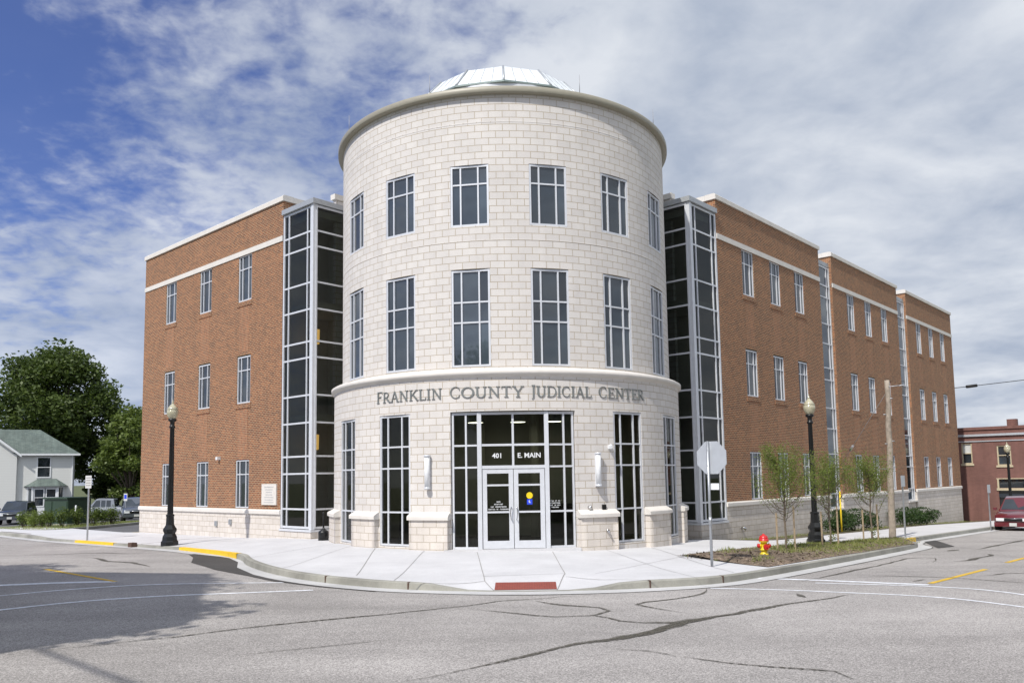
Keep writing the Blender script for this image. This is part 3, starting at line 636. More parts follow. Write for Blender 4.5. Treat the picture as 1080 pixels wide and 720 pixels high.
# dome
n=13;ph0=.02
mb=MB();mb.lathe([(3.28,13.4),(3.28,14.64)],n=40);mb.build('skylight_drum',M['alu'],BLD)
RB0,RB1,ZB0,ZB1=3.34,2.56,14.69,15.56
mb=MB();R=[(RB0,ZB0),(RB1,ZB1),(.02,16.0)]
for (r0,z0),(r1,z1) in zip(R,R[1:]):
    for k in range(n):
        a0,a1=ph0+2*math.pi*k/n,ph0+2*math.pi*(k+1)/n;mb.face([cyl(r0,a0,z0),cyl(r0,a1,z0),cyl(r1,a1,z1),cyl(r1,a0,z1)])
dm=mb.build('skylight_dome',M['dome'],BLD)
mb=MB()
for k in range(n):
    a0,a1=ph0+2*math.pi*k/n,ph0+2*math.pi*(k+1)/n
    mb.tube([cyl(RB0+.01,a0,ZB0),cyl(RB1+.01,a0,ZB1+.01)],.035,6)
    for q in (.25,.5,.75):
        A=cyl(RB0,a0,ZB0).lerp(cyl(RB0,a1,ZB0),q);B=cyl(RB1,a0,ZB1).lerp(cyl(RB1,a1,ZB1),q);mb.tube([A,B],.012,4)
mb.build('skylight_rib',M['alud'],dm)
mb=MB()
for k in range(n):
    a0,a1=ph0+2*math.pi*k/n,ph0+2*math.pi*(k+1)/n
    P=[cyl(RB0+.04,a0,ZB0-.06),cyl(RB0+.04,a1,ZB0-.06),cyl(RB0+.04,a1,ZB0-.003),cyl(RB0+.04,a0,ZB0-.003)];mb.face(P);mb.face([cyl(3.2,a0,ZB0-.06),cyl(3.2,a1,ZB0-.06),P[1],P[0]])
mb.build('skylight_edge',M['domedge'],dm)
for ph in (-22,24,-62,60): 
    mb=MB();b=cyl(5.7,ph*D2R,13.25);mb.tube([b,b+Vector((0,0,.62))],[.012,.006],5);mb.build('lightning_rod',M['steel'],BLD)
# window units -------------------------------------------------------
def wunit(w,h,vs,hs,fw=.055,mw=.045,dep=.09,parent=None,glass=None,name='window'):
    # local x right, z up, y out towards the viewer is -y
    mb=MB()
    def b(x0,x1,z0,z1,d0=0.,d1=dep): mb.box((x0,-d1,z0),(x1-x0,0,0),(0,d1-d0,0),(0,0,z1-z0))
    b(-w/2,-w/2+fw,0,h);b(w/2-fw,w/2,0,h);b(-w/2+fw,w/2-fw,0,fw);b(-w/2+fw,w/2-fw,h-fw,h)
    for v in vs: x=-w/2+v*w;b(x-mw/2,x+mw/2,fw,h-fw,.02,dep-.006)
    xs=[-w/2+fw]+[c for v in vs for c in (-w/2+v*w-mw/2,-w/2+v*w+mw/2)]+[w/2-fw]
    for q in hs:
        z=q*h
        for i in range(0,len(xs),2): b(xs[i],xs[i+1],z-mw/2,z+mw/2,.02,dep-.012)
    fr=mb.build(name,M['alu'],parent,merge=False)
    mb=MB()
    zz=[fw]+[q*h for q in hs]+[h-fw]
    xe=[-w/2+fw]+[-w/2+v*w for v in vs]+[w/2-fw]
    for i in range(len(xe)-1):
        for j in range(len(zz)-1):
            j4=[rnd.uniform(-.005,.005) for _ in range(3)]
            mb.face([(xe[i],-.045+j4[0],zz[j]),(xe[i+1],-.045+j4[1],zz[j]),(xe[i+1],-.045+j4[2],zz[j+1]),(xe[i],-.045+j4[0]+j4[2]-j4[1],zz[j+1])])
    mb.build('pane',glass or M['glass'],fr,merge=False)
    return fr
wm=2*RU*math.sin(HW);VS=(.26,.72)
wu3=wunit(wm-.01,1.80,VS,(.69,),parent=BLD);wu2=wunit(wm-.01,2.80,VS,(.455,.665),parent=BLD)
wl=wunit(2*RL*math.sin(HW1)-.01,3.73,VS,(.255,.59,.755),parent=BLD,glass=M['lobby'])
def placew(src,first,R,ph,z,depth=.10):
    o=src if first else dup(src,BLD)
    Rr=R*math.cos(HW)-depth+.0
    o.location=cyl(Rr,ph,z);o.rotation_euler=(0,0,ph+rnd.uniform(-.004,.004));return o
for n_,i in enumerate(range(1,7)):
    placew(wu3,n_==0,RU,kk(i),9.19);placew(wu2,n_==0,RU,kk(i),5.10)
for n_,i in enumerate((1,2,5,6)): placew(wl,n_==0,RL,kk(i),.06)
# piers with sloped caps
for (p0,p1) in ((-76,-63.4),(-50.9,-39.7),(-27.4,-16.1),(19.4,30.8),(43.1,54.3),(66.6,80)):
    a0,a1=p0*D2R,p1*D2R
    mb=MB();mb.lathe([(6.07,-.9),(6.07,.82)],n=6,p0=a0,p1=a1)
    for a in (a0,a1): mb.face([cyl(RL-.02,a,-.9),cyl(6.07,a,-.9),cyl(6.07,a,.82),cyl(RL-.02,a,.82)])
    pr=mb.build('stone_pier',M['cmub'],BLD)
    a0-=.006;a1+=.006
    mb=MB();prof=[(6.05,.80),(6.13,.81),(6.13,.90),(6.10,.93),(RL-.01,1.03)]
    mb.lathe(prof,n=6,p0=a0,p1=a1,smooth=False)
    for a in (a0,a1): mb.face([cyl(r,a,z) for r,z in prof]+[cyl(RL-.01,a,.80)])
    mb.build('pier_cap',M['stone'],pr)
# entrance ------------------------------------------------------------
RE=RL-.12
A=cyl(RE,-7.75*D2R,0);B=cyl(RE,10.9*D2R,0);A0=cyl(RE,EPH[0]+.004,0);B0=cyl(RE,EPH[1]-.004,0)
def outw(P,s,z):
    a=P(s,z,0);return P(s,z,1)-a
def facet(p,q):
    L=(q-p).length;d=(q-p)/L;n_=Vector((d.y,-d.x,0));
    return L,(lambda s,z,o:p+d*s+n_*o+Vector((0,0,z)))
def bars(mb,P,rects,o0=-.04,o1=.05,mat=0):
    for s0,s1,z0,z1 in rects:
        a=P(s0,z0,o0);mb.box(a,P(s1,z0,o0)-a,P(s0,z0,o1)-a,(0,0,z1-z0),mat)
Lc,Pc=facet(A,B);La,Pa=facet(A0,A);Lb,Pb=facet(B,B0)
ENT=MB();H=3.78
bars(ENT,Pc,[(-.06,.06,0,H),(Lc-.06,Lc+.06,0,H)],-.06,.07)
bars(ENT,Pc,[(.06,Lc-.06,3.71,H),(.06,Lc-.06,2.83,2.89),(.06,Lc-.06,2.20,2.29),(Lc/2-.03,Lc/2+.03,2.29,2.83),(Lc/2-.03,Lc/2+.03,2.89,3.71)],-.03,.05)
for L,P,e0,e1,mv in ((La,Pa,0.,-.06,.56),(Lb,Pb,.06,0.,.60)):
    s0=e0;s1=L+e1;m=s0+(s1-s0)*mv
    x=[s0+(.05 if e0==0 else .0),m-.025,m+.025,s1-(.05 if e1==0 else 0)]
    if e0==0: bars(ENT,P,[(0,.05,0,H)],-.03,.05)
    if e1==0: bars(ENT,P,[(L-.05,L,0,H)],-.03,.05)
    bars(ENT,P,[(m-.025,m+.025,0,H)],-.028,.045)
    for (a,b) in ((x[0],x[1]),(x[2],x[3])): bars(ENT,P,[(a,b,0,.06),(a,b,.98,1.03),(a,b,2.22,2.27),(a,b,2.83,2.88),(a,b,3.71,H)],-.025,.042)
ent=ENT.build('entrance_frame',M['alu'],BLD,merge=False)
mb=MB()
def oface(mb,P,pts,m=0):
    n_=(pts[1]-pts[0]).cross(pts[2]-pts[1])
    if n_.dot(P(0,0,1)-P(0,0,0))<0: pts=pts[::-1]
    mb.face(pts,mat=m)
def pq(mb,P,s0,s1,z0,z1,o=0.,m=0): oface(mb,P,[P(s0,z0,o),P(s1,z0,o),P(s1,z1,o),P(s0,z1,o)],m)
pq(mb,Pc,.06,Lc/2,2.29,2.83);pq(mb,Pc,Lc/2,Lc-.06,2.29,2.83);pq(mb,Pc,.06,Lc/2,2.89,3.71);pq(mb,Pc,Lc/2,Lc-.06,2.89,3.71)
for L,P in ((La,Pa),(Lb,Pb)):
    for z0,z1 in ((.06,.98),(1.03,2.22),(2.27,2.83),(2.88,3.71)): pq(mb,P,0,L,z0,z1)
mb.build('entrance_pane',M['lobby'],ent,merge=False)
# door leaves
for sx in (0,1):
    s0=.075 if sx==0 else Lc/2+.008;s1=Lc/2-.008 if sx==0 else Lc-.075
    mb=MB();st=.125
    bars(mb,Pc,[(s0,s0+st,.01,2.19),(s1-st,s1,.01,2.19)],-.03,.035)
    bars(mb,Pc,[(s0+st,s1-st,.01,.22),(s0+st,s1-st,.98,1.03),(s0+st,s1-st,1.72,1.77),(s0+st,s1-st,2.07,2.19)],-.025,.032)
    d=mb.build('entrance_door',M['alu'],BLD,merge=False)
    mb=MB();pq(mb,Pc,s0+st,s1-st,.22,2.07);mb.build('pane',M['lobby'],d)
    mb=MB();hs=s1-.065 if sx==0 else s0+.065;q=hs+(.0)
    pts=[Pc(hs,.80,.03),Pc(hs,.80,.10)]+[Pc(hs+(.03 if sx else -.03)*math.sin(t*math.pi),.80+.34*t,.11) for t in (.15,.3,.5,.7,.85)]+[Pc(hs,1.14,.10),Pc(hs,1.14,.03)]
    mb.tube(pts,.014,6);mb.build('door_handle',M['chrome'],d)
# address in white figures, stickers
def textmesh(body,size,P,s,z,o,matl,name,parent,align='CENTER',squash=1.):
    cu=bpy.data.curves.new('t','FONT');cu.body=body;cu.size=size;cu.align_x=align;cu.offset=size*.022;cu.resolution_u=2
    to=bpy.data.objects.new('t',cu);C.objects.link(to);bpy.context.view_layer.update()
    me=bpy.data.meshes.new_from_object(to.evaluated_get(bpy.context.evaluated_depsgraph_get()))
    bpy.data.objects.remove(to)
    for v in me.vertices: v.co=P(s+v.co.x*squash,z+v.co.y,o)
    me.materials.clear();me.materials.append(matl);ob=bpy.data.objects.new(name,me);C.objects.link(ob);ob.parent=parent;return ob
textmesh('401',.19,Pc,Lc*.25+.03,2.50,.006,M['white'],'address_number',ent)
textmesh('E. MAIN',.19,Pc,Lc*.74,2.50,.006,M['white'],'address_name',ent)
def textlines(mb,P,c,z0,rows,hgt,pitch,o):
    for i,words_ in enumerate(rows):
        tot=sum(words_)+.035*(len(words_)-1);x=c-tot/2;z=z0-i*pitch
        for wd in words_:
            nl=max(2,int(wd/.028))
            for k in range(nl):
                xx=x+wd*k/nl;w=wd/nl*.78
                kind=rnd.random()
                mb.face([P(xx,z,o),P(xx+w*.35,z,o),P(xx+w*.35,z+hgt,o),P(xx,z+hgt,o)])
                if kind<.75: zz=z+hgt*(.78 if kind<.3 else .4);mb.face([P(xx+w*.35,zz,o),P(xx+w,zz,o),P(xx+w,zz+hgt*.22,o),P(xx+w*.35,zz+hgt*.22,o)])
                if kind>.4: mb.face([P(xx+w*.7,z,o+.0005),P(xx+w,z,o+.0005),P(xx+w,z+hgt*.9,o+.0005),P(xx+w*.7,z+hgt*.9,o+.0005)])
            x+=wd+.035
mb=MB();textlines(mb,Pc,.52,1.27,[[.11],[.25],[.09,.31],[.19,.06,.25]],.035,.068,.006);mb.build('door_notice',M['white'],ent,merge=False)
mb=MB();textlines(mb,Pb,.22,1.27,[[.13,.05,.07],[.3],[.1,.05,.09],[.22]],.034,.058,.006);mb.build('hours_notice',M['white'],ent,merge=False)
mb=MB();c=Lc*.735
mb.face([Pc(c+.09*math.cos(t*math.pi/10),1.45+.09*math.sin(t*math.pi/10),.006) for t in range(20)],mat=0)
mb.face([Pc(c-.075,1.20,.005),Pc(c+.075,1.20,.005),Pc(c+.075,1.35,.005),Pc(c-.075,1.35,.005)],mat=1)
for (x0,x1,z0,z1) in ((-.02,.0,1.25,1.32),(0,.03,1.25,1.265),(-.03,.01,1.285,1.30)): mb.face([Pc(c+x0,z0,.008),Pc(c+x1,z0,.008),Pc(c+x1,z1,.008),Pc(c+x0,z1,.008)],mat=2)
mb.build('door_sticker',[M['hyd'],M['blue'],M['white']],ent,merge=False)
# raised lettering ------------------------------------------------------
T_,t_=.125,.06
def serif(x,y,w=.3): return ('s',x-w/2,y,x+w/2,y,.045)
def arc(cx,cy,rx,ry,a0,a1,w0,w1,n=14): return ('a',cx,cy,rx,ry,a0,a1,w0,w1,n)
GL={
'F':(.72,[('s',.2,0,.2,1,T_),('s',.12,.97,.66,.97,t_),('s',.2,.53,.52,.53,t_),('s',.66,.97,.66,.8,.045),('s',.52,.45,.52,.62,.04),serif(.2,.02)]),
'R':(.84,[('s',.2,0,.2,1,T_),serif(.2,.02),('s',.08,.97,.4,.97,t_),arc(.36,.74,.26,.24,90,-90,t_,t_),('s',.2,.5,.38,.5,t_),('s',.38,.5,.76,.0,T_),serif(.8,.02,.16)]),
'A':(.9,[('s',.15,0,.45,1,t_),('s',.45,1,.76,0,T_),('s',.26,.35,.65,.35,.055),serif(.14,.02,.26),serif(.78,.02,.28)]),
'N':(.95,[('s',.2,0,.2,1,.075),('s',.2,.97,.76,.02,T_),('s',.76,0,.76,1,.075),serif(.2,.02,.26),serif(.14,.98,.2),serif(.76,.98,.26)]),
'K':(.88,[('s',.2,0,.2,1,T_),serif(.2,.02),serif(.2,.98),('s',.22,.42,.68,.96,t_),('s',.38,.6,.78,.02,T_),serif(.72,.98,.22),serif(.8,.02,.2)]),
'L':(.7,[('s',.2,0,.2,1,T_),serif(.2,.98),('s',.1,.03,.64,.03,t_),('s',.64,.03,.66,.22,.05)]),
'I':(.42,[('s',.21,0,.21,1,T_),serif(.21,.02),serif(.21,.98)]),
'C':(.86,[arc(.47,.5,.38,.47,50,310,.07,.07,22),('s',.72,.86,.74,.68,.045),('s',.72,.14,.74,.3,.04)]),
'O':(.98,[arc(.49,.5,.41,.47,0,360,.1,.1,28)]),
'U':(.92,[('s',.2,.33,.2,1,T_),('s',.74,.33,.74,1,.075),arc(.47,.33,.27,.31,180,360,T_,.075),serif(.2,.98),serif(.74,.98,.26)]),
'T':(.8,[('s',.4,0,.4,1,T_),('s',.08,.97,.72,.97,t_),('s',.08,.97,.07,.8,.045),('s',.72,.97,.73,.8,.045),serif(.4,.02)]),
'Y':(.86,[('s',.43,0,.43,.5,T_),('s',.12,1,.43,.48,T_*.9),('s',.74,1,.43,.48,t_),serif(.14,.98,.26),serif(.74,.98,.24),serif(.43,.02)]),
'J':(.46,[('s',.26,.05,.26,1,T_),serif(.26,.98),arc(.08,.03,.18,.2,0,-80,T_*.8,.04)]),
'D':(.92,[('s',.2,0,.2,1,T_),('s',.08,.97,.45,.97,t_),('s',.08,.03,.45,.03,t_),arc(.42,.5,.42,.47,90,-90,t_,t_,18)]),
'E':(.74,[('s',.2,0,.2,1,T_),('s',.08,.97,.64,.97,t_),('s',.08,.03,.66,.03,t_),('s',.2,.52,.54,.52,t_),('s',.64,.97,.64,.8,.045),('s',.66,.03,.68,.2,.045),('s',.54,.44,.54,.6,.04)]),
}
def glyph(mb,ch,x,z,sx,sz,P,off):
    wd,st=GL[ch]
    def quad(p,k):
        a=[P(x+q[0]*sx,z+q[1]*sz,.004) for q in p];b=[P(x+q[0]*sx,z+q[1]*sz,.026+off+k*.0004) for q in p]
        mb.face(b)
        for i in range(4): mb.face([a[i],a[(i+1)%4],b[(i+1)%4],b[i]])
    for k,s in enumerate(st):
        if s[0]=='s':
            _,x0,y0,x1,y1,w=s
            dx,dy=(x1-x0),(y1-y0);L=math.hypot(dx,dy);nx,ny=-dy/L*w/2,dx/L*w/2
            if abs(dx)>.02 and abs(dy)>.3: nx,ny=math.copysign(w/2/max(.4,abs(dy)/L),nx),0
            quad([(x0+nx,y0+ny),(x1+nx,y1+ny),(x1-nx,y1-ny),(x0-nx,y0-ny)],k)
        else:
            _,cx,cy_,rx,ry,a0,a1,w0,w1,n=s
            for i in range(n):
                P4=[]
                for t in (i/n,(i+1)/n):
                    a=(a0+(a1-a0)*t)*D2R;w=(w0+(w1-w0)*t)
                    w=w*.8*(1+ .75*abs(math.cos(a)))
                    P4.append(((cx+(rx+w/2)*math.cos(a),cy_+(ry+w/2*.8)*math.sin(a)),(cx+(rx-w/2)*math.cos(a),cy_+(ry-w/2*.8)*math.sin(a))))
                quad([P4[0][0],P4[1][0],P4[1][1],P4[0][1]],k)
PL=PT(RL);mb=MB()
for word,p0,p1 in (('FRANKLIN',-40.4,-17.75),('COUNTY',-15.7,4.75),('JUDICIAL',6.5,24.2),('CENTER',26.3,43.9)):
    tot=sum(GL[c][0] for c in word);x=p0*D2R*RL;sx=(p1-p0)*D2R*RL/tot
    for i,c in enumerate(word):
        big=1.08 if i==0 else 1.
        glyph(mb,c,x,4.18,sx,.305*big,PL,i%2*.0002);x+=GL[c][0]*sx
mb.build('sign_lettering',M['letter'],BLD,merge=False)
# wall lights, camera, connections on the tower --------------------------
def onT(phi,z,R=RL): return lambda s,zz,o: cyl(R+o,phi*D2R+s/R,z+zz)
for phi in (-22.0,25.2):
    P=onT(phi,1.66);mb=MB()
    c=P(0,0,.11);mb.tube([c+Vector((0,0,.04)),c+Vector((0,0,.93))],.075,14)
    l=mb.build('wall_light',M['white'],BLD)
    mb=MB()
    for z in (0,.9): mb.tube([c+Vector((0,0,z)),c+Vector((0,0,z+.06))],.088,14)
    bars(mb,P,[(-.05,.05,.0,.96)],.0,.06);mb.build('light_bracket',M['alu'],l)
P=onT(29.6,2.78);mb=MB();bars(mb,P,[(-.05,.05,-.06,.06)],0,.1);c=P(-.02,.03,.1);mb.tube([c,c+(P(-.12,-.02,.25)-c)],.05,10);mb.build('security_camera',M['white'],BLD)
P=onT(22.7,1.08);mb=MB();c=P(0,0,0);mb.tube([c,P(0,0,.07),P(0,.0,.1)],[.06,.055,.02],10);mb.build('fire_connection',M['chrome'],BLD)
P=onT(27.2,1.08);mb=MB();bars(mb,P,[(-.06,.06,-.07,.07)],0,.05);mb.build('key_box',M['black'],BLD)
P=onT(27.2,.42,6.07);mb=MB();mb.tube([P(0,0,0),P(0,0,.06)],.045,10);mb.tube([P(0,0,.05),P(.02,-.06,.09)],.03,8);mb.build('hose_bib',M['chrome'],BLD)
# wings ------------------------------------------------------------------
FL=lambda s,z,o:W(-4.85-o,s,z)
FR=lambda s,z,o:W(s,-4.94-o,z)
ZS,ZC0,ZC1=.75,.77,.93
WZ=[(.95,2.79),(4.95,6.83),(8.95,10.77)]
def facade(P,s0,s1,wins,uv0,ret,backdir,thick=.35,gz=-2.2,endface=None):
    """one brick block: wall, stone base, caps, band, coping"""
    ops=[(c-.5,c+.5,z0,z1) for c in wins for z0,z1 in WZ]
    mb=MB();wallgrid(mb,[s0,s1],[.85,12.29],ops,P,.12,uv0=uv0)
    # end face toward the tower (short return) and parapet back
    def side(s,d,z0=.85,z1=12.29):
        pts=[P(s,z0,0),P(s,z0,-d),P(s,z1,-d),P(s,z1,0)];mb.face(pts,[(0,z0),(d,z0),(d,z1),(0,z1)])
    side(s0,ret);side(s1,endface if endface else .6)
    pts=[P(s0+.0,11.2,-thick),P(s1,11.2,-thick),P(s1,12.29,-thick),P(s0,12.29,-thick)];mb.face(pts)
    a=P(s0,11.2,-thick);mb.face([P(s0,11.2,-ret),P(s0+.35,11.2,-ret),P(s0+.35,12.29,-ret),P(s0,12.29,-ret)])
    mb.face([P(s0+.35,11.2,-ret),P(s0+.35,11.2,-thick),P(s0+.35,12.29,-thick),P(s0+.35,12.29,-ret)])
    w=mb.build('brick_wall',M['brick'],BLD,merge=False)
    mb=MB();wallgrid(mb,[s0,s1],[gz,ZS+.03],[],P,.1,uv0=uv0)
    for s in (s0,s1): mb.face([P(s,gz,0),P(s,gz,-.6),P(s,ZS+.03,-.6),P(s,ZS+.03,0)])
    if endface: mb.face([P(s1,gz,0),P(s1,gz,-endface),P(s1,ZS+.03,-endface),P(s1,ZS+.03,0)])
    st=mb.build('stone_base',M['cmub'],BLD,merge=False)
    mb=MB()
    e=.03
    def run(a,b,prof):
        for i in range(len(prof)):
            (o0,z0),(o1,z1)=prof[i],prof[(i+1)%len(prof)];mb.face([P(a,z0,o0),P(b,z0,o0),P(b,z1,o1),P(a,z1,o1)])
        for s in (a,b): mb.face([P(s,z,o) for o,z in prof])
    run(s0-e,s1+e,[(-.05,ZC0-.01),(.05,ZC0-.01),(.06,ZC0+.01),(.06,.89),(.03,ZC1),(-.05,ZC1+.01)])
    mb.build('base_cap',M['stone'],BLD,merge=False)
    mb=MB();run(s0-.0,s1+.0,[(-.05,10.775),(.035,10.775),(.035,10.975),(-.05,10.975)]);mb.build('stone_band',M['stone'],BLD,merge=False)
    mb=MB()
    run(s0-.06,s1+.06,[(-thick-.04,12.292),(.06,12.292),(.06,12.46),(-.0,12.51),(-thick-.04,12.51)])
    if ret>thick: 
        p=P(s0-.058,12.293,-thick-.045);mb.box(p,P(s0+.40,12.293,-thick-.045)-p,P(s0-.058,12.293,-ret-.05)-p,(0,0,.205))
    mb.build('coping',M['stone'],BLD,merge=False)
    # brick sills and sunk panels under windows
    for c in wins:
        for z0 in (4.95,8.95):
            mb=MB();p=P(c-.56,z0-.20,-.02);mb.box(p,P(c+.56,z0-.20,-.02)-p,P(c-.56,z0-.20,.022)-p,(0,0,.19));mb.build('brick_sill',M['brick'],BLD,merge=False)
    for c in wins:
        for z0,z1 in ((2.9,4.73),(6.95,8.73)):
            mb=MB();q=[(c-.36,z0),(c+.36,z0),(c+.36,z1),(c-.36,z1)];mb.face([P(s,z,.004) for s,z in q],[(s+uv0,z) for s,z in q]);mb.build('brick_panel',M['stack'],BLD,merge=False)
    return w
LW=[9.32,12.48,15.63];facade(FL,6.63,18.31,LW,0,1.15,1)
RW=[(6.42,16.25,[8.93,11.42,13.88]),(17.78,27.46,[20.12,22.60,25.10]),(29.08,38.60,[31.28,33.78,36.30])]
for i,(s0,s1,w) in enumerate(RW): facade(FR,s0,s1,w,.3*i,1.15 if i==0 else .9,1)
# window copies
wf=wunit(.985,1.82,VS,(.70,),parent=BLD,fw=.05,mw=.04)
first=True
for c in LW:
    for z0,z1 in WZ:
        o=wf if first else dup(wf,BLD);first=False
        o.location=FL(c,z0+.01,-.115);o.rotation_euler=(0,0,math.atan2(-CA,-SA)+math.pi/2+rnd.uniform(-.004,.004))
for s0,s1,w in RW:
    for c in w:
        for z0,z1 in WZ:
            o=dup(wf,BLD);o.location=FR(c,z0+.01,-.115);o.rotation_euler=(0,0,math.atan2(-SA,CA)+math.pi/2+rnd.uniform(-.004,.004))
def piece(name,m,a0,a1,b0,b1,z0,z1):
    mb=MB();mb.box(W(a0,b0,z0),Wd(a1-a0,0,0),Wd(0,b1-b0,0),(0,0,z1-z0));return mb.build(name,M[m],BLD,merge=False)
# body of the building behind the facades: side and back walls, roof
mb=MB()
def wallseg(p,q,z0,z1): 
    L=math.dist(p,q);mb.face([W(*p,z0),W(*q,z0),W(*q,z1),W(*p,z1)],[(0,z0),(L,z0),(L,z1),(0,z1)])
for p,q in (((-4.84,18.305),(9,18.305)),((9,18.305),(9,9)),((9,9),(38.595,9)),((38.595,9),(38.595,-4.93))): wallseg(p,q,-2.4,12.29)
mb.build('rear_wall',M['brick'],BLD,merge=False)
piece('coping','stone',38.45,38.65,-4.5,9,12.292,12.492);piece('coping','stone',-4.4,9,18.15,18.35,12.292,12.492)
piece('flat_roof','alud',-4.5,9,6.8,18.1,11.6,11.7);piece('flat_roof','alud',6.6,38.4,-4.58,9,11.6,11.7)
# connector walls beside the tower
piece('link_wall','cmu',-3.72,2,4.95,5.10,3,12.2);piece('link_wall','cmu',4.95,5.10,-3.9,4,3,12.2)
piece('coping','stone',-3.80,2.1,4.89,5.16,12.205,12.40);piece('coping','stone',4.89,5.16,-3.98,4.1,12.205,12.40)
# glass bays ----------------------------------------------------------------
ZL=[.30,.97,2.20,2.80,3.97,4.93,6.25,6.82,7.97,8.92,10.2,10.77,11.70]
def curtain(P,s0,s1,ms,zl,name,vw=.05,fw=.08,glass='clear',cap=True,dv=.05):
    mb=MB()
    bars(mb,P,[(s0,s0+fw,zl[0],zl[-1]),(s1-fw,s1,zl[0],zl[-1])],-.08,dv)
    bars(mb,P,[(m-vw/2,m+vw/2,zl[0],zl[-1]) for m in ms],-.06,dv-.008)
    xs=[s0+fw]+[c for m in ms for c in (m-vw/2,m+vw/2)]+[s1-fw]
    for i in range(0,len(xs),2):
        for z in zl[1:-1]: bars(mb,P,[(xs[i],xs[i+1],z-.03,z+.03)],-.05,dv-.016)
        bars(mb,P,[(xs[i],xs[i+1],zl[0],zl[0]+.08),(xs[i],xs[i+1],zl[-1]-.08,zl[-1])],-.05,dv-.012)
    fr=mb.build(name,M['alu'],BLD,merge=False)
    mb=MB();xe=[s0+fw/2]+list(ms)+[s1-fw/2]
    for i in range(len(xe)-1):
        for j in range(len(zl)-1):
            a,b,c=[rnd.uniform(-.003,.003) for _ in range(3)]
            oface(mb,P,[P(xe[i],zl[j],a),P(xe[i+1],zl[j],b),P(xe[i+1],zl[j+1],c),P(xe[i],zl[j+1],a+c-b)])
    mb.build('pane',M[glass],fr,merge=False);return fr
def bayside(P0,sc,sw,Pret,rl,inner_):
    # P0: facade function, sc corner coord, sw wing-side coord
    w=sw-sc
    curtain(P0,sc+.10,sw,[sc+.10+w*.16,sc+w*.80],ZL,'bay_frame')
    curtain(Pret,.0,rl,[],ZL,'bay_frame',fw=.10)
ret=2.3
FLr=lambda s,z,o:W(-4.80+s,4.69-o,z)     # return of left bay, facing -b
FRr=lambda s,z,o:W(4.47-o,-4.88+s,z)     # return of right bay, facing -a
FLb=lambda s,z,o:FL(s,z,o-.05);FRb=lambda s,z,o:FR(s,z,o-.05)
curtain(FLb,4.79,6.60,[5.07,6.25],ZL,'bay_frame');curtain(FLr,.04,1.75,[],ZL,'bay_frame',fw=.06)
curtain(FRb,4.57,6.40,[4.88,6.05],ZL,'bay_frame');curtain(FRr,.04,1.75,[],ZL,'bay_frame',fw=.06)
piece('corner_post','alu',-4.87,-4.74,4.66,4.80,.28,11.73);piece('corner_post','alu',4.44,4.58,-4.96,-4.83,.28,11.73)
piece('bay_cap','alud',-4.93,-2.2,4.58,6.62,11.72,11.90);piece('bay_cap','alud',4.36,6.41,-5.02,-2.2,11.72,11.90)
piece('bay_base','cmub',-4.88,-2.2,4.66,6.63,-.6,.20);piece('bay_base','cmub',4.44,6.42,-4.97,-2.2,-.9,.20)
piece('bay_sill','alu',-4.91,-2.2,4.63,6.62,.202,.275);piece('bay_sill','alu',4.41,6.41,-5.0,-2.2,.202,.275)
# strips of glass between brick blocks
for (s0,s1) in ((16.26,17.77),(27.47,29.07)):
    P=lambda s,z,o:FR(s,z,o-.16)
    curtain(P,s0,s1,[s0+.27,s1-.36],ZL,'glass_strip',glass='glass')
    mb=MB();p=W(s0,-4.83,11.72);mb.box(p,Wd(s1-s0,0,0),Wd(0,.6,0),(0,0,.2));mb.build('strip_cap',M['alud'],BLD,merge=False)
    mb=MB();p=W(s0,-4.84,-2.2);mb.box(p,Wd(s1-s0,0,0),Wd(0,.5,0),(0,0,2.47));mb.build('strip_base',M['cmub'],BLD,merge=False)
    mb=MB();p=W(s0,-5.0,.22);mb.box(p,Wd(s1-s0,0,0),Wd(0,.2,0),(0,0,.075));mb.build('strip_sill',M['stone'],BLD,merge=False)
# interiors
for z0 in (3.97,7.97,11.3):
    piece('interior_slab','inner',-4.60,-2.2,4.85,6.55,z0+.05,z0+.3);piece('interior_slab','inner',4.7,6.3,-4.7,-2.2,z0+.05,z0+.3)
piece('interior_wall','inner',-2.9,-2.8,4.7,6.6,.2,11.7);piece('interior_wall','inner',-4.75,-2.9,6.56,6.6,.2,11.7);piece('interior_wall','inner',4.5,6.4,-2.9,-2.8,.2,11.7);piece('interior_wall','inner',6.36,6.4,-4.8,-2.9,.2,11.7)
mb=MB()
mb.face([cyl(5.6,t*math.pi/24,.0) for t in range(48)],mat=0);mb.face([cyl(5.6,t*math.pi/24,4.1) for t in range(48)],mat=1)
for (x0,y0,x1,y1) in ((-5.2,-.6,5.2,-.6),):
    mb.face([(x0,y0,0),(x1,y1,0),(x1,y1,4.1),(x0,y0,4.1)],mat=1)
mb.face([cyl(5.5,t*math.pi/24,8.4) for t in range(48)],mat=1)
for x in (-2.4,-.9,.9,2.6): mb.tube([(x,-1.2,0),(x,-1.2,4.1)],.16,10,mat=1)
mb.cbox((1.9,-2.2,.55),(1.6,.6,1.1),2);mb.cbox((-3,-2.,.5),(.9,.9,1.),2)
mb.build('lobby_interior',[M['dark'],M['inner'],M['dark']],BLD,merge=False)
for x in (-1.0,.35,-2.6,2.4,1.5):
    mb=MB();mb.lathe([(.0,3.92),(.22,3.86),(.25,3.70)],c=(x,-2.6,0),n=14);f_=mb.build('ceiling_light',M['alu'],BLD);mb=MB();mb.lathe([(0,3.705),(.24,3.7)],c=(x,-2.6,0),n=14);mb.build('light_lens',M['soft'],f_)
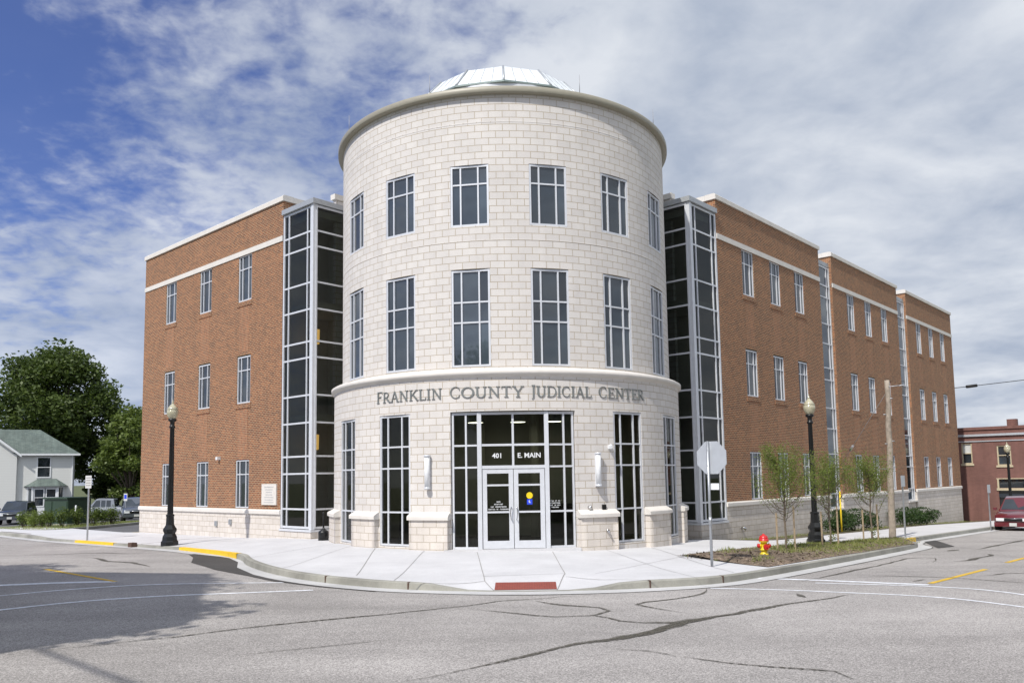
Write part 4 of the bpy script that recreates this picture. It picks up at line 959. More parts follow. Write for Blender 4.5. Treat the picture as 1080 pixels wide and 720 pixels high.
# small fixtures on the left wing
P=lambda s,z,o:FL(s,z,o)
mb=MB();bars(mb,P,[(6.84,7.82,1.10,1.86)],0,.05);pq_=mb.build('stone_plaque',M['stone'],BLD,merge=False)
mb=MB()
for i,(w,) in enumerate([(.62,),(.5,),(.44,),(.46,),(.6,),(.56,),(.66,)]):
    z=1.76-i*.092
    Pm=lambda s,zz,o:FL(14.66-s,zz,o)
    nl=int(w/.05)
    for k in range(nl):
        x=7.33-w/2+k*w/nl;mb.face([P(x,z,.052),P(x+w/nl*.6,z,.052),P(x+w/nl*.6,z-.035,.052),P(x,z-.035,.052)])
mb.build('plaque_lettering',M['alud'],pq_,merge=False)
for s,z in ((11.2,.33),(10.1,.42)):
    mb=MB();bars(mb,P,[(s-.09,s+.09,z-.1,z+.1)],0,.06);mb.build('outlet_box',M['galv'],BLD)
mb=MB();bars(mb,P,[(11.0,11.14,2.83,2.95)],0,.14);mb.build('security_camera',M['white'],BLD)
mb=MB();mb.tube([FR(7.45,-.05,0),FR(7.45,-.05,.12),FR(7.5,-.12,.16)],.05,8);mb.build('fire_connection',M['chrome'],BLD)
mb=MB();bars(mb,P,[(8.744,8.756,-.3,.77)],0,.003);mb.build('control_joint',M['joint'],BLD,merge=False)
mb=MB();p=Pc(-1.0,-.12,-.15);mb.box(p,Pc(Lc+.9,-.12,-.15)-p,Pc(-1.0,-.12,.16)-p,(0,0,.118));mb.build('threshold',M['walk'],BLD,merge=False)
for z in (6.05,2.62+.55):
    pass
def pendant(a,b,z,lab):
    r=empty('pendant_lamp',W(a,b,z),lab,'pendant lamp','lamps inside the left glass bay')
    mb=MB();mb.lathe([(0,0),(.09,.02),(.10,.55),(0,.57)],n=12);mb.build('lamp_shade',M['warm'],r)
    mb=MB();mb.tube([(0,0,.57),(0,0,1.35)],.012,5);mb.build('cord',M['black'],r)
pendant(-3.95,5.75,6.9,'upper glowing amber pendant lamp inside the glass bay left of the tower')
pendant(-3.95,5.75,3.05,'lower amber pendant lamp inside the left glass bay, near the second floor line')
# ------------------------------------------------------------------ street furniture
def lamp():
    r=empty('street_lamp',(0,0,0),rz=0)
    mb=MB();n=8
    mb.lathe([(.30,0),(.30,.13),(.26,.17),(.245,.30),(.19,.40),(.20,.44),(.235,.50),(.235,.56),(.19,.62),(.145,.70),(.13,.98),(.145,1.0),(.145,1.04),(.12,1.06),(.075,1.06)],n=n,smooth=False);mb.build('lamp_base',M['black'],r)
    mb=MB();k=12
    prof=[(.088,1.05),(.064,4.0),(.10,4.02),(.10,4.07),(.075,4.1),(.075,4.22),(.13,4.26),(.14,4.32),(.10,4.33)]
    mb.lathe(prof,n=20)
    for q in range(10):
        a=q*.628;mb.tube([cyl(.087,a,1.06),cyl(.063,a,4.0)],.010,4,caps=False)
    mb.build('lamp_post',M['black'],r)
    mb=MB();mb.lathe([(.10,4.33),(.155,4.40),(.19,4.50),(.195,4.60),(.175,4.64)],n=20);g=mb.build('lamp_globe',M['globe'],r)
    mb=MB();mb.lathe([(.18,4.64),(.19,4.65),(.15,4.72),(.10,4.79),(.05,4.84),(.03,4.87)],n=20);mb.build('globe_top',M['globe'],g)
    mb=MB();mb.lathe([(.03,4.86),(.045,4.90),(.02,4.94),(.005,5.02)],n=8);mb.build('finial',M['globe'],g)
    return r
L0=lamp();L0['category']='street lamp';L0['group']='black street lamps on the pavements'
L0.location=W(-8.05,8.35,zw(-8.05,8.35));L0['label']='black post street lamp by the yellow kerb in front of the left brick wing'
dup(L0,None,W(6.22,-8.23,zw(6.22,-8.23)),.3,'black post street lamp rising between two young trees beside the planting bed')
dup(L0,None,W(38.4,-7.75,zwalk(38.4,-7.75)),.1,'distant black street lamp in front of the painted brick building behind the red car')
def octo(r,n=8,o=math.pi/8): return [(r*math.cos(o+i*2*math.pi/n),r*math.sin(o+i*2*math.pi/n)) for i in range(n)]
# stop sign seen from behind; local +y is the face
ss=empty('stop_sign',W(-3.47,-9.67,zw(-3.47,-9.67)),'octagonal stop sign seen from its blank grey back beside the mulch bed','traffic sign',rz=-math.pi/2+math.atan2(CA,SA))
mb=MB();mb.tube([(0,0,-.1),(0,0,2.93)],.032,12);mb.build('sign_post',M['galv'],ss)
R8=.385/math.cos(math.pi/8);O=octo(R8)
mb=MB();zc=2.54;xo=.07
mb.face([(x+xo,.045,z+zc) for x,z in O][::-1]);mb.face([(x+xo,.052,z+zc) for x,z in O],mat=1)
for i in range(8):
    a,b=O[i],O[(i+1)%8];mb.face([(a[0]+xo,.045,a[1]+zc),(b[0]+xo,.045,b[1]+zc),(b[0]+xo,.052,b[1]+zc),(a[0]+xo,.052,a[1]+zc)])
mb.build('sign_plate',[M['signback'],M['red']],ss,merge=False)
mb=MB()
for z in (2.35,2.72): mb.tube([(0,-.04,z),(0,.05,z)],.012,6)
mb.build('bolt',M['galv'],ss)
mb=MB();mb.cbox((.11,.045,1.86),(.26,.006,.15));mb.build('small_plate',M['white'],ss)
mb=MB();mb.tube([(0,0,.95),(0,0,1.15)],.042,10);mb.build('post_clamp',M['galv'],ss)
def psign(a,b,h,w,ph,lab,rz,face,lines=True):
    r=empty('parking_sign',W(a,b,zw(a,b)),lab,'parking sign','small plates on steel posts along the kerb',rz=rz)
    mb=MB();mb.box((-.03,-.02,-.1),(.06,0,0),(0,.04,0),(0,0,h));mb.build('sign_post',M['galv'],r)
    mb=MB();mb.cbox((0,-.03,h-.1-ph/2+.06),(w,.006,ph));pl=mb.build('sign_plate',M['signface'] if face else M['signback'],r)
    if lines:
        mb=MB();z1=h-.04-.03
        for i in range(4):
            z=z1-ph*(.16+.2*i)
            for k in range(5): 
                x=-w*.36+k*w*.15;mb.face([(x,-.035,z),(x+w*.11,-.035,z),(x+w*.11,-.035,z+ph*.09),(x,-.035,z+ph*.09)])
        mb.build('sign_text',M['joint'],pl,merge=False)
    return r
psign(-8.2,15.2,2.6,.34,.50,'white parking sign with dark lines of text on the left pavement beside the yellow kerb',-.42,True)
psign(12.05,-9.3,2.36,.28,.42,'grey parking sign on a thin steel post just past the wooden utility pole',.62,False,False)
psign(23.97,-9.62,2.1,.30,.40,'grey parking sign on a thin post at the kerb just left of the red car',.62,False,False)
# handicapped parking sign in the lot
r=empty('disabled_parking_sign',W(2.36,37.44,zroad(2.36,37.44)),'blue and white accessible parking sign standing behind the slate vehicle','parking sign',rz=-.45)
mb=MB();mb.box((-.025,-.02,0),(.05,0,0),(0,.04,0),(0,0,1.95));mb.build('sign_post',M['galv'],r)
mb=MB();mb.cbox((0,-.03,1.75),(.34,.006,.5));pl=mb.build('sign_plate',M['signface'],r);mb=MB();mb.cbox((0,-.036,1.78),(.24,.004,.28));mb.build('blue_symbol',M['blue'],pl)
# fire hydrant
def rotz(v,a): return Vector((v[0]*math.cos(a)-v[1]*math.sin(a),v[0]*math.sin(a)+v[1]*math.cos(a),v[2]))
hy=empty('fire_hydrant',W(-.52,-9.58,bedz(-.52,-9.58)-.03),'yellow fire hydrant with red bonnet and red caps in the mulch','fire hydrant',rz=.1)
mb=MB();mb.lathe([(0,0),(.115,0),(.115,.05),(.085,.06),(.085,.13),(.12,.135),(.12,.165),(.085,.17),(.085,.34),(.125,.345),(.125,.375),(.09,.38)],n=18);mb.build('hydrant_body',M['hyd'],hy)
mb=MB();mb.lathe([(.13,.376),(.13,.405),(.118,.41),(.116,.45),(.10,.495),(.06,.525),(.03,.53),(.03,.56),(0,.56)],n=18);mb.build('bonnet',M['red'],hy)
for s in (-1,1):
    mb=MB();mb.tube([(s*.08,0,.25),(s*.125,0,.25)],.05,12,mat=1);mb.tube([(s*.125,0,.25),(s*.165,0,.25),(s*.17,0,.25)],[.065,.06,.02],10);mb.tube([(s*.17,0,.25),(s*.19,0,.25)],.02,5);mb.build('side_cap',[M['red'],M['hyd']],hy)
mb=MB();mb.tube([(0,-.08,.23),(0,-.125,.23)],.06,12,mat=1);mb.tube([(0,-.12,.23),(0,-.17,.23)],.075,10);mb.tube([(0,-.17,.23),(0,-.19,.23)],.02,5);mb.build('front_cap',[M['red'],M['hyd']],hy)
# smoker's receptacle beside the left bay
ar=empty('ash_receptacle',W(-5.02,3.72,zw(-5.02,3.72)),'black smokers receptacle with a tall thin neck between tower and left glass bay','ash bin')
mb=MB();mb.lathe([(0,0),(.17,0),(.17,.26),(.15,.30),(.06,.36),(.03,.42)],n=20);mb.build('bin_base',M['black'],ar);mb=MB();mb.tube([(0,0,.4),(0,0,.88),(0,0,.92)],[.028,.028,.036],10);mb.build('bin_neck',M['black'],ar)
# bollard at the left corner
# white post by the cabinet
bo=MB();bo.lathe([(0,0),(.05,0),(.05,1.08),(.03,1.12),(0,1.12)],n=10);b_=bo.build('marker_post',M['white'],None,W(-3.6,29.5,zroad(-3.6,29.5)+.15));tag(b_,'slim white marker post right of the green utility cabinet','post')
# utility pole with sidewalk guy
up=empty('utility_pole',W(11.21,-9.09,zwalk(11.21,-9.09)),'short weathered wooden utility pole beside the pavement with a guy wire','utility pole')
mb=MB();pts=[(0,0,-.2)];ns=14
pts=[Vector((.16*(t/ns)+.012*math.sin(t*1.7),.02*math.cos(t*1.3),-.2+6.1*t/ns)) for t in range(ns+1)]
mb.tube(pts,[.125-.035*t/ns for t in range(ns+1)],16);mb.build('pole_shaft',M['wood'],up)
mb=MB()
for z,a in ((5.2,2.2),(3.6,2.6),(3.5,.4),(4.6,.3)):
    p=Vector((.14*z/6,0,z));mb.tube([p,p+Vector((math.cos(a)*-.2,math.sin(a)*-.2,0))],.02,6)
mb.build('pole_bolt',M['galv'],up)
mb=MB();p=Vector((.15,-.1,5.65));mb.tube([p,p+Vector((.55,.0,.05))],.012,5);mb.tube([p+Vector((.4,0,.03)),p+Vector((.62,0,.06))],.022,6);mb.build('service_stub',M['signback'],up)
g=W(14.24,-6.11)-W(11.21,-9.09);g.z=zwalk(14.24,-6.11)-zwalk(11.21,-9.09);
st=Vector((g.x,g.y,2.68+g.z))
mb=MB();mb.tube([Vector((.07,0,2.56)),st],.022,6);mb.build('guy_strut',M['steel'],up)
mb=MB();tp=Vector((.14,0,5.5));mb.tube([tp,st],.010,5);m_=tp.lerp(st,.68);mb.tube([m_,tp.lerp(st,.74)],.05,8);mb.tube([st,Vector((g.x,g.y,g.z))],.010,5);mb.build('guy_wire',M['steel'],up)
mb=MB();mb.tube([Vector((g.x,g.y,g.z+.02)),Vector((g.x,g.y,g.z+1.72))],.035,8);mb.build('guy_guard',M['yellow'],up)
# overhead line behind the building on the right
def cableline(p,q,sag,r,lab,ins=None,poles=()):
    p=Vector(p);q=Vector(q);rt=empty('overhead_cable',p,lab,'overhead cable')
    mb=MB();n=24;pts=[(q-p)*(i/n)+Vector((0,0,-sag*4*(i/n)*(1-i/n))) for i in range(n+1)];mb.tube(pts,r,5);mb.build('cable',M['cable'],rt)
    if ins is not None:
        a=(q-p)*ins+Vector((0,0,-sag*4*ins*(1-ins)));d=(q-p).normalized()*.45;mb=MB();mb.tube([a-d,a+d],.13,8);mb.build('splice_case',M['cable'],rt)
    for (w,zb) in poles:
        mb=MB();b=Vector(w)-p;mb.tube([Vector((b.x,b.y,zb-p.z)),Vector((b.x,b.y,b.z+.4))],.13,8);mb.build('cable_pole',M['wood'],rt)
    return rt
cableline((33,40,8.45),(60,40,11.4),.15,.03,'thin dark overhead cable crossing the sky right of the building end',.245,[((33,40,8.45),-2.),((60,40,11.4),-2.)])
H_=W(-23.2,-30,7.6);H2=W(-23.2,14,7.6)
cableline(H_,H2,.3,.05,'overhead cable across the near street corner whose thin shadow lies on the road',None,[(H_,-.3),(H2,-.3)])
# ------------------------------------------------------------------ vegetation
def leafcloud(mb,c,rad,n,size,flat=.0,hollow=.55,seed=0):
    c=Vector(c)
    for _ in range(n):
        while True:
            v=Vector((rnd.uniform(-1,1),rnd.uniform(-1,1),rnd.uniform(-1,1)));l=v.length
            if l<1 and l>hollow*rnd.random()**.5: break
        p=c+Vector((v.x*rad[0],v.y*rad[1],v.z*rad[2]))
        s=size*rnd.uniform(.6,1.3)
        d=Vector((rnd.gauss(0,1),rnd.gauss(0,1),rnd.gauss(0,.6))).normalized();e=d.cross(Vector((rnd.gauss(0,1),rnd.gauss(0,1),rnd.gauss(0,1)))).normalized()
        mb.face([p-d*s*.5,p+e*s*.32,p+d*s*.5,p-e*s*.32])
def bigtree(name,loc,H,Rr,lab,matl,nclump=90,nleaf=170,lsize=.42,trunkh=.28,seed=1,group=None,shape=1.):
    rs=random.Random(seed);r=empty(name,loc,lab,'tree',group)
    mb=MB();th=H*trunkh
    base=Vector((0,0,-.6));mb.tube([base,Vector((.1,.05,th*.6)),Vector((.0,.15,th))],[H*.026,H*.02,H*.018],10)
    lv=MB()
    for k in range(nclump):
        # clump centres fill a domed crown
        while True:
            x,y,z=rs.uniform(-1,1),rs.uniform(-1,1),rs.uniform(-1,1)
            l=math.sqrt(x*x+y*y+z*z)
            if l<1 and l>.35*rs.random(): break
        zz=th*1.05+(H-th*1.05)*(.5+.5*z)*.93
        wid=Rr*(1-.12*(z*z))*(.97 if z<0 else 1-.18*z)*shape
        c=Vector((x*wid,y*wid,zz))
        cr=H*rs.uniform(.055,.105)
        if k%3==0:
            m=Vector((c.x*.35,c.y*.35,th+(c.z-th)*.45));mb.tube([Vector((0,.1,th*.9)),m,c],[H*.011,H*.006,H*.0015],6,caps=False)
        leafcloud(lv,c,(cr*1.25,cr*1.25,cr*.8),nleaf,lsize,hollow=.4)
    mb.build('trunk',M['bark'],r,merge=False);lv.build('crown',M[matl],r,merge=False);return r
bigtree('broadleaf_tree',(-51.2,64,-1.3),19.9,6.5,'tall dark green shade tree with a domed crown behind the white house','leafdark',165,210,.42,seed=3)
bigtree('broadleaf_tree',(-37.6,53,-1.2),11.2,3.0,'lighter green tree between the tall shade tree and the brick wing','leafmid',60,190,.34,seed=8,trunkh=.12)
bigtree('broadleaf_tree',(-67.0,70,-1.3),14.5,3.2,'reddish brown leaved tree at the far left edge','leafdark',60,120,.42,seed=5)
bigtree('broadleaf_tree',(-43.5,70,-1.3),12.5,6.2,'dark low tree filling in behind the parked vehicles','leafdark',110,190,.5,seed=9,trunkh=.1)
bigtree('broadleaf_tree',(-30,70,-1.3),11,6,'dark tree partly hidden by the corner of the brick wing','leafdark',60,170,.5,seed=11,trunkh=.1)
bigtree('broadleaf_tree',(-47.5,71,-1.3),10.5,5.0,'low dark tree in the gap between the white house and the lighter green tree','leafdark',80,200,.42,seed=13,trunkh=.08)
bigtree('broadleaf_tree',(-40.5,66,-1.3),9.5,4.5,'low dark tree behind the slate vehicle','leafdark',70,200,.42,seed=14,trunkh=.08)
# trees behind the viewer that the windows reflect
bigtree('broadleaf_tree',(-15,-44,-.3),14.5,5.5,'tree across the street reflected in the middle tower window','leafmid',60,120,.5,seed=21)
bigtree('broadleaf_tree',(17,-42,-.3),11.5,4.5,'tree across the street reflected in the right tower window','leafmid',50,120,.5,seed=22)
t_=W(-25.2,-4.6,-.3);bigtree('broadleaf_tree',t_,9.0,2.4,'street tree at the left whose shadow reaches the crosswalk','leafdark',26,90,.3,seed=23)
for k,(a,b,h,r_,l) in enumerate(((-21.2,3.2,9.2,2.2,'unseen street tree added at the left end of the gabled house to break its shadow edge'),(-20.9,-6.3,9.2,1.5,'small unseen tree added at the right end of the gabled house to make its shadow streaky'),(-20.3,-3.4,10.6,1.3,'narrow unseen tree added before the middle of the gabled house to roughen its shadow'))): bigtree('broadleaf_tree',W(a,b,-.3),h,r_,l,'leafdark',34,110,.28,seed=50+k)  # unseen trees added so their crowns break up the road shadow's edge
def shrub(loc,rx,ry,h,n,lab,group,seed,size=.09,matl='shrub'):
    r=empty('shrub',loc,lab,'shrub',group);lv=MB();st=MB();rs=random.Random(seed)
    for k in range(16):
        a=rs.random()*6.28;d=rs.random()**.5;c=Vector((math.cos(a)*d*rx*.72,math.sin(a)*d*ry*.72,h*rs.uniform(.35,.74)))
        leafcloud(lv,c,(rx*.42,ry*.42,h*.32),n//16,size,hollow=.3);st.tube([Vector((c.x*.2,c.y*.2,-.05)),c],[.015,.006],5,caps=False)
    for k in range(n//8):  # stray shoots
        a=rs.random()*6.28;d=rs.random();p=Vector((math.cos(a)*d*rx,math.sin(a)*d*ry,h*(1.02-.35*d*d)+rs.uniform(-.03,.07)));e=Vector((rs.gauss(0,1),rs.gauss(0,1),1.4)).normalized()*size;f=e.cross(Vector((1,.3,0))).normalized()*size*.2
        lv.face([p-e*.5,p+f,p+e*.5,p-f])
    st.build('stem',M['bark'],r,merge=False);lv.build('foliage',M[matl],r,merge=False);return r
G='evergreen shrubs in the strip along the right wall'
shrub(W(14.9,-5.7,zwalk(14.9,-5.7)-.1),0.8,.7,.95,2000,'tall dark green shrub against the stone base behind the yellow guy guard',G,1)
shrub(W(17.0,-5.75,zwalk(17.0,-5.75)-.1),1.0,.7,.98,2300,'broad dark green shrub between the young trees and the utility pole',G,2)
shrub(W(24.2,-5.8,zwalk(24.2,-5.8)-.1),1.0,.7,.95,2000,'dark green shrub just right of the grey parking sign post',G,3)
shrub(W(26.6,-5.8,zwalk(26.6,-5.8)-.1),1.0,.7,.95,2000,'rightmost dark green shrub against the stone base',G,4)
G='small bushes on the parking island'
hs=[(-5.68,31.1,.75,'small green bush nearest the dark parked car'),(-5.62,29.7,.75,'small bush with reddish tips on the parking island'),(-5.45,29.1,.72,'small green bush second right of the reddish bush'),(-5.25,28.5,.74,'small green bush just left of the green cabinet'),(-4.5,28.9,.87,'small conical bush in front of the green cabinet door'),(-3.6,29.1,.84,'small conical bush in front of the right end of the cabinet'),(-2.7,29.3,.8,'small green bush right of the parking sign post'),(-2.3,29.0,.78,'small green bush in the gap before the slate vehicle'),(-1.7,29.3,.86,'rightmost small bush in front of the slate vehicle')]
for i,(a,b,h,l) in enumerate(hs): shrub(W(a,b,zroad(a,b)+.13),.46,.46,h*1.2,900,l,G,30+i,.085,'leafmid' if i!=1 else 'leafyoung')
def youngtree(loc,H,Wd_,lab,seed):
    rs=random.Random(seed);r=empty('young_tree',loc,lab,'young tree','three newly planted trees in the corner bed')
    tr=MB();lv=MB()
    trunk=[Vector((0,0,-.1)),Vector((.01,0,.45)),Vector((-.01,.01,.85)),Vector((.02,0,1.5)),Vector((0,.01,H*.8)),Vector((.02,0,H*.97))]
    tr.tube(trunk,[.034,.03,.027,.02,.011,.004],8)
    def leafat(p,n,s=.055,sp=.05):
        for _ in range(n):
            q=p+Vector((rs.gauss(0,sp),rs.gauss(0,sp),rs.gauss(0,sp)));d=Vector((rs.gauss(0,1),rs.gauss(0,1),rs.gauss(-.3,1))).normalized()*s*rs.uniform(.6,1.2);e=d.cross(Vector((rs.gauss(0,1),rs.gauss(0,1),rs.gauss(0,1)))).normalized()*s*.22
            lv.face([q-d*.5,q+e,q+d*.5,q-e])
    for k in range(42):
        t=rs.uniform(.0,1.)**.9;z0=.72+(H*.80-.72)*t;a=rs.random()*6.28
        L=(1-.45*t)*rs.uniform(.65,1.1)*Wd_*.62
        p=Vector((0,0,z0));d=Vector((math.cos(a),math.sin(a),0));n=7;pts=[]
        for j in range(n+1):
            u=j/n;pts.append(p+d*L*(u**.75)+Vector((0,0,L*1.15*u**1.35))+Vector((rs.gauss(0,.012),rs.gauss(0,.012),0))*u)
        tr.tube(pts,[.012*(1-.85*j/n) for j in range(n+1)],4,caps=False)
        for j in range(2,n+1):
            zz=pts[j].z/H;dens=smooth((zz-.28)/.42)
            if rs.random()<.25+.75*dens: leafat(pts[j],int(3+16*dens),sp=.085)
            if rs.random()<.6:
                e=Vector((rs.gauss(0,1),rs.gauss(0,1),.9)).normalized()*rs.uniform(.1,.26);tr.tube([pts[j],pts[j]+e*.6,pts[j]+e],[.004,.003,.0015],3,caps=False)
                leafat(pts[j]+e*.8,int(2+14*dens),sp=.07)
    for k in range(100):
        a=rs.random()*6.28;z=H*rs.uniform(.55,.99);w=Wd_*.2*(1.15-z/H)*2;leafat(Vector((math.cos(a)*w*rs.random(),math.sin(a)*w*rs.random(),z)),8,sp=.07)
    for k in range(22): leafat(Vector((rs.gauss(.08,.05),rs.gauss(0,.05),rs.uniform(.02,.38))),4,s=.07)
    tr.build('branches',M['youngbark'],r,merge=False);lv.build('foliage',M['leafyoung'],r,merge=False)
    return r
YT=[(1.69,-9.2,2.95,1.5,'young tree nearest the fire hydrant'),(4.6,-9.35,2.9,1.55,'young tree directly in front of the right street lamp'),(7.84,-9.5,2.85,1.55,'young tree just left of the wooden utility pole')]
for i,(a,b,h,w,l) in enumerate(YT):
    youngtree(W(a,b,bedz(a,b)-.02),h,w,l+' with sparse yellow green leaves',40+i)
    for s,hh in ((-.26,1.02),(.24,1.2)):
        mb=MB();mb.box((-.018,-.018,-.2),(.036,0,0),(0,.036,0),(0,0,hh+.2));st=mb.build('tree_stake',M['stake'],None,W(a,b,bedz(a,b))+Vector((s,.05*(i-1),0)),(0,0,.3))
        tag(st,('left' if s<0 else 'right')+' wooden stake beside the '+l,'stake','wooden stakes beside the young trees')
# ------------------------------------------------------------------ green cabinet
cb=empty('utility_cabinet',W(-3.2,31.9,zroad(-3.2,31.9)+.14),'dark green metal utility cabinet on a concrete pad behind small bushes','utility cabinet',rz=-.50)
mb=MB();mb.cbox((0,0,.8),(2.2,1.4,1.45));bx=mb.build('cabinet_body',M['green'],cb)
mb=MB();mb.cbox((.4,-.715,.85),(1.25,.03,1.1));mb.cbox((-.68,-.715,.85),(.6,.03,1.1));mb.build('cabinet_door',M['green'],bx,merge=False)
mb=MB();mb.cbox((0,-.02,1.58),(2.3,1.55,.09));mb.build('cabinet_lid',M['green'],cb)
mb=MB();mb.cbox((0,0,.06),(2.5,1.7,.14));mb.build('concrete_pad',M['curb'],cb)
# ------------------------------------------------------------------ white house
hx=empty('white_house',(-48,54,-1.3),'white clapboard house with green shingle roof and a bay window','house',rz=.47)
hx.scale=(.9,.9,1);hx.location=Vector((-43.9,54,-1.3))-Vector((4.15*.9*math.cos(.47),4.15*.9*math.sin(.47),0))
mb=MB();zb=0;ze=6.45
def hb(x0,x1,y0,y1,z0,z1,m=0): mb.box((x0,y0,z0),(x1-x0,0,0),(0,y1-y0,0),(0,0,z1-z0),m)
hb(-1.25,4.15,0,8,zb,ze);hb(-13,-1.25,-.35,8,zb,ze)
mb.face([(-13,-.35,ze),(-1.25,-.35,ze),(-7.1,-.35,ze+4.3)])
mb.build('siding_wall',M['siding'],hx,merge=False)
mb=MB();Z0=ze-.12
E=[(-1.5,-.55,Z0),(4.85,-.55,Z0),(4.85,8.5,Z0),(-1.5,8.5,Z0)];rz_=ze+2.45
a0=(-5.5,3.4,rz_);a1=(.65,3.4,rz_)
mb.face([E[0],E[1],a1,a0],[(0,0),(6.3,0),(2.5+0,4.7),(-4,4.7)]);mb.face([E[1],E[2],a1],[(0,0),(9,0),(4.5,4.6)]);mb.face([E[2],E[3],a0,a1])
mb.face([(-7.1,-.7,ze+4.45),(-.85,-.7,Z0-.05),(-.85,8,Z0-.05),(-7.1,8,ze+4.45)],[(0,6),(0,0),(8,0),(8,6)]);mb.face([(-7.1,-.7,ze+4.45),(-13.3,-.7,Z0-.05),(-13.3,8,Z0-.05),(-7.1,8,ze+4.45)])
mb.build('shingle_roof',M['roofg'],hx,merge=False)
mb=MB();mb.box((-1.2,-.58,Z0-.16),(6.05,0,0),(0,.06,0),(0,0,.17));
p=Vector((-7.1,-.74,ze+4.40));q=Vector((-.8,-.74,Z0-.1));mb.face([p,q,q+Vector((0,0,-.25)),p+Vector((0,0,-.25))]);mb.tube([Vector((4.1,-.06,.2)),Vector((4.1,-.06,Z0))],.06,5);mb.build('fascia_trim',M['white'],hx,merge=False)
def hwin(x0,x1,z0,z1,y,par,name='window'):
    mb=MB();f=.11
    for (a,b,c,d) in ((x0,x0+f,z0,z1),(x1-f,x1,z0,z1),(x0+f,x1-f,z0,z0+f),(x0+f,x1-f,z1-f,z1),(x0+f,x1-f,(z0+z1)/2-.03,(z0+z1)/2+.03)): mb.box((a,y-.07,c),(b-a,0,0),(0,.09,0),(0,0,d-c))
    fr=mb.build(name,M['white'],par,merge=False);mb=MB();mb.face([(x0+f,y-.02,z0+f),(x1-f,y-.02,z0+f),(x1-f,y-.02,z1-f),(x0+f,y-.02,z1-f)]);mb.build('pane',M['glass'],fr)
hwin(.62,2.0,3.95,6.05,0,hx)
bw=MB();pl=[(-.15,0),(.35,-.75),(2.75,-.75),(3.3,0)]
for i in range(3):
    a,b=pl[i],pl[i+1];bw.face([(a[0],a[1],.3),(b[0],b[1],.3),(b[0],b[1],1.1),(a[0],a[1],1.1)]);bw.face([(a[0],a[1],2.95),(b[0],b[1],2.95),(b[0],b[1],3.1),(a[0],a[1],3.1)])
for a in pl: bw.box((a[0]-.1,a[1]-.1,.3),(.2,0,0),(0,.2,0),(0,0,2.8))
bwo=bw.build('bay_window',M['white'],hx,merge=False)
for (x0,x1,y) in ((.47,1.5,-.72),(1.6,2.65,-.72)): hwin(x0,x1,1.12,2.93,y,bwo,'bay_sash')
mb=MB();
for i in (0,2):
    a,b=pl[i],pl[i+1];mb.face([(a[0],a[1]+.02,1.1),(b[0],b[1]+.02,1.1),(b[0],b[1]+.02,2.95),(a[0],a[1]+.02,2.95)])
mb.build('pane',M['glass'],bwo)
mb=MB();ro=[(-.6,.05),(.1,-1.1),(3.0,-1.1),(3.75,.05)];tp=[(.75,.0),(1.0,-.1),(2.3,-.1),(2.55,0)]
for i in range(3): mb.face([(ro[i][0],ro[i][1],3.12),(ro[i+1][0],ro[i+1][1],3.12),(tp[i+1][0],tp[i+1][1],3.85),(tp[i][0],tp[i][1],3.85)])
mb.face([(x,y,3.1) for x,y in ro]);mb.build('bay_roof',M['roofg'],bwo,merge=False)
# ------------------------------------------------------------------ painted brick shop building on the right
A1=43.4
rb=empty('painted_brick_building',W(A1,-6,zroad(A1,-6)),'two storey red painted brick shop building at the far right','building')
O=rb.location
def RB(b,z,o=0.): return W(A1-o,b,z)-O
def bx_(mb,b0,b1,z0,z1,o0,o1,m=0):
    p=RB(b0,z0,o0);mb.box(p,RB(b1,z0,o0)-p,RB(b0,z0,o1)-p,(0,0,z1-z0),m)
ops=[(-4.62,-3.95,2.40,3.85),(-7.0,-6.15,2.25,3.62),(-9.6,-8.75,2.25,3.62),(-11.2,-6.05,.70,1.30),(-11.2,-6.1,-1.9,.55)]
mb=MB();wallgrid(mb,[-12.5,9],[-2.6,4.75],ops,lambda s,z,o:RB(s,z,o),.18)
mb.face([RB(-12.5,-2.6),RB(-12.5,-2.6,-14),RB(-12.5,4.75,-14),RB(-12.5,4.75)]);mb.face([RB(9,-2.6),RB(9,-2.6,-14),RB(9,4.75,-14),RB(9,4.75)])
mb.face([RB(-12.5,4.7),RB(9,4.7),RB(9,4.7,-14),RB(-12.5,4.7,-14)])
mb.build('painted_wall',M['redbrick'],rb,merge=False)
mb=MB();bx_(mb,-12.6,9,4.30,4.45,-.02,.12);bx_(mb,-12.55,9,3.92,3.99,-.02,.06);mb.build('cornice_band',M['signback'],rb,merge=False)
mb=MB();bx_(mb,-12.6,9,4.75,4.95,-.3,.08);mb.build('parapet_cap',M['redbrick'],rb,merge=False)
mb=MB();bx_(mb,-7.3,-6.7,4.9,5.45,-1.4,-.9);mb.build('chimney',M['redbrick'],rb,merge=False)
for (b0,b1,z0,z1) in ops[:3]:
    mb=MB()
    for r_ in ((b0,b0+.08,z0,z1),(b1-.08,b1,z0,z1),(b0+.08,b1-.08,z1-.08,z1),(b0+.08,b1-.08,z0,z0+.06),(b0+.08,b1-.08,(z0+z1)/2-.03,(z0+z1)/2+.03)): bx_(mb,*r_,-.15,-.05)
    bx_(mb,b0-.08,b1+.08,z0-.14,z0-.002,-.05,.06)
    f=mb.build('window',M['cream'],rb,merge=False)
    mb=MB();zm=(z0+z1)/2;mb.face([RB(b0,z0,-.12),RB(b1,z0,-.12),RB(b1,zm,-.12),RB(b0,zm,-.12)]);mb.face([RB(b0,zm,-.12),RB(b1,zm,-.12),RB(b1,z1,-.12),RB(b0,z1,-.12)],mat=1 if b0>-5 else 0);mb.build('pane',[M['glass'],M['blindw']],f,merge=False)
mb=MB();bx_(mb,-11.25,-6.0,.52,.68,-.04,.06);bx_(mb,-11.25,-6.0,1.30,1.36,-.04,.04)
for b in (-6.1,-7.85,-9.6,-11.2): bx_(mb,b-.05,b+.05,.68,1.30,-.1,.04)
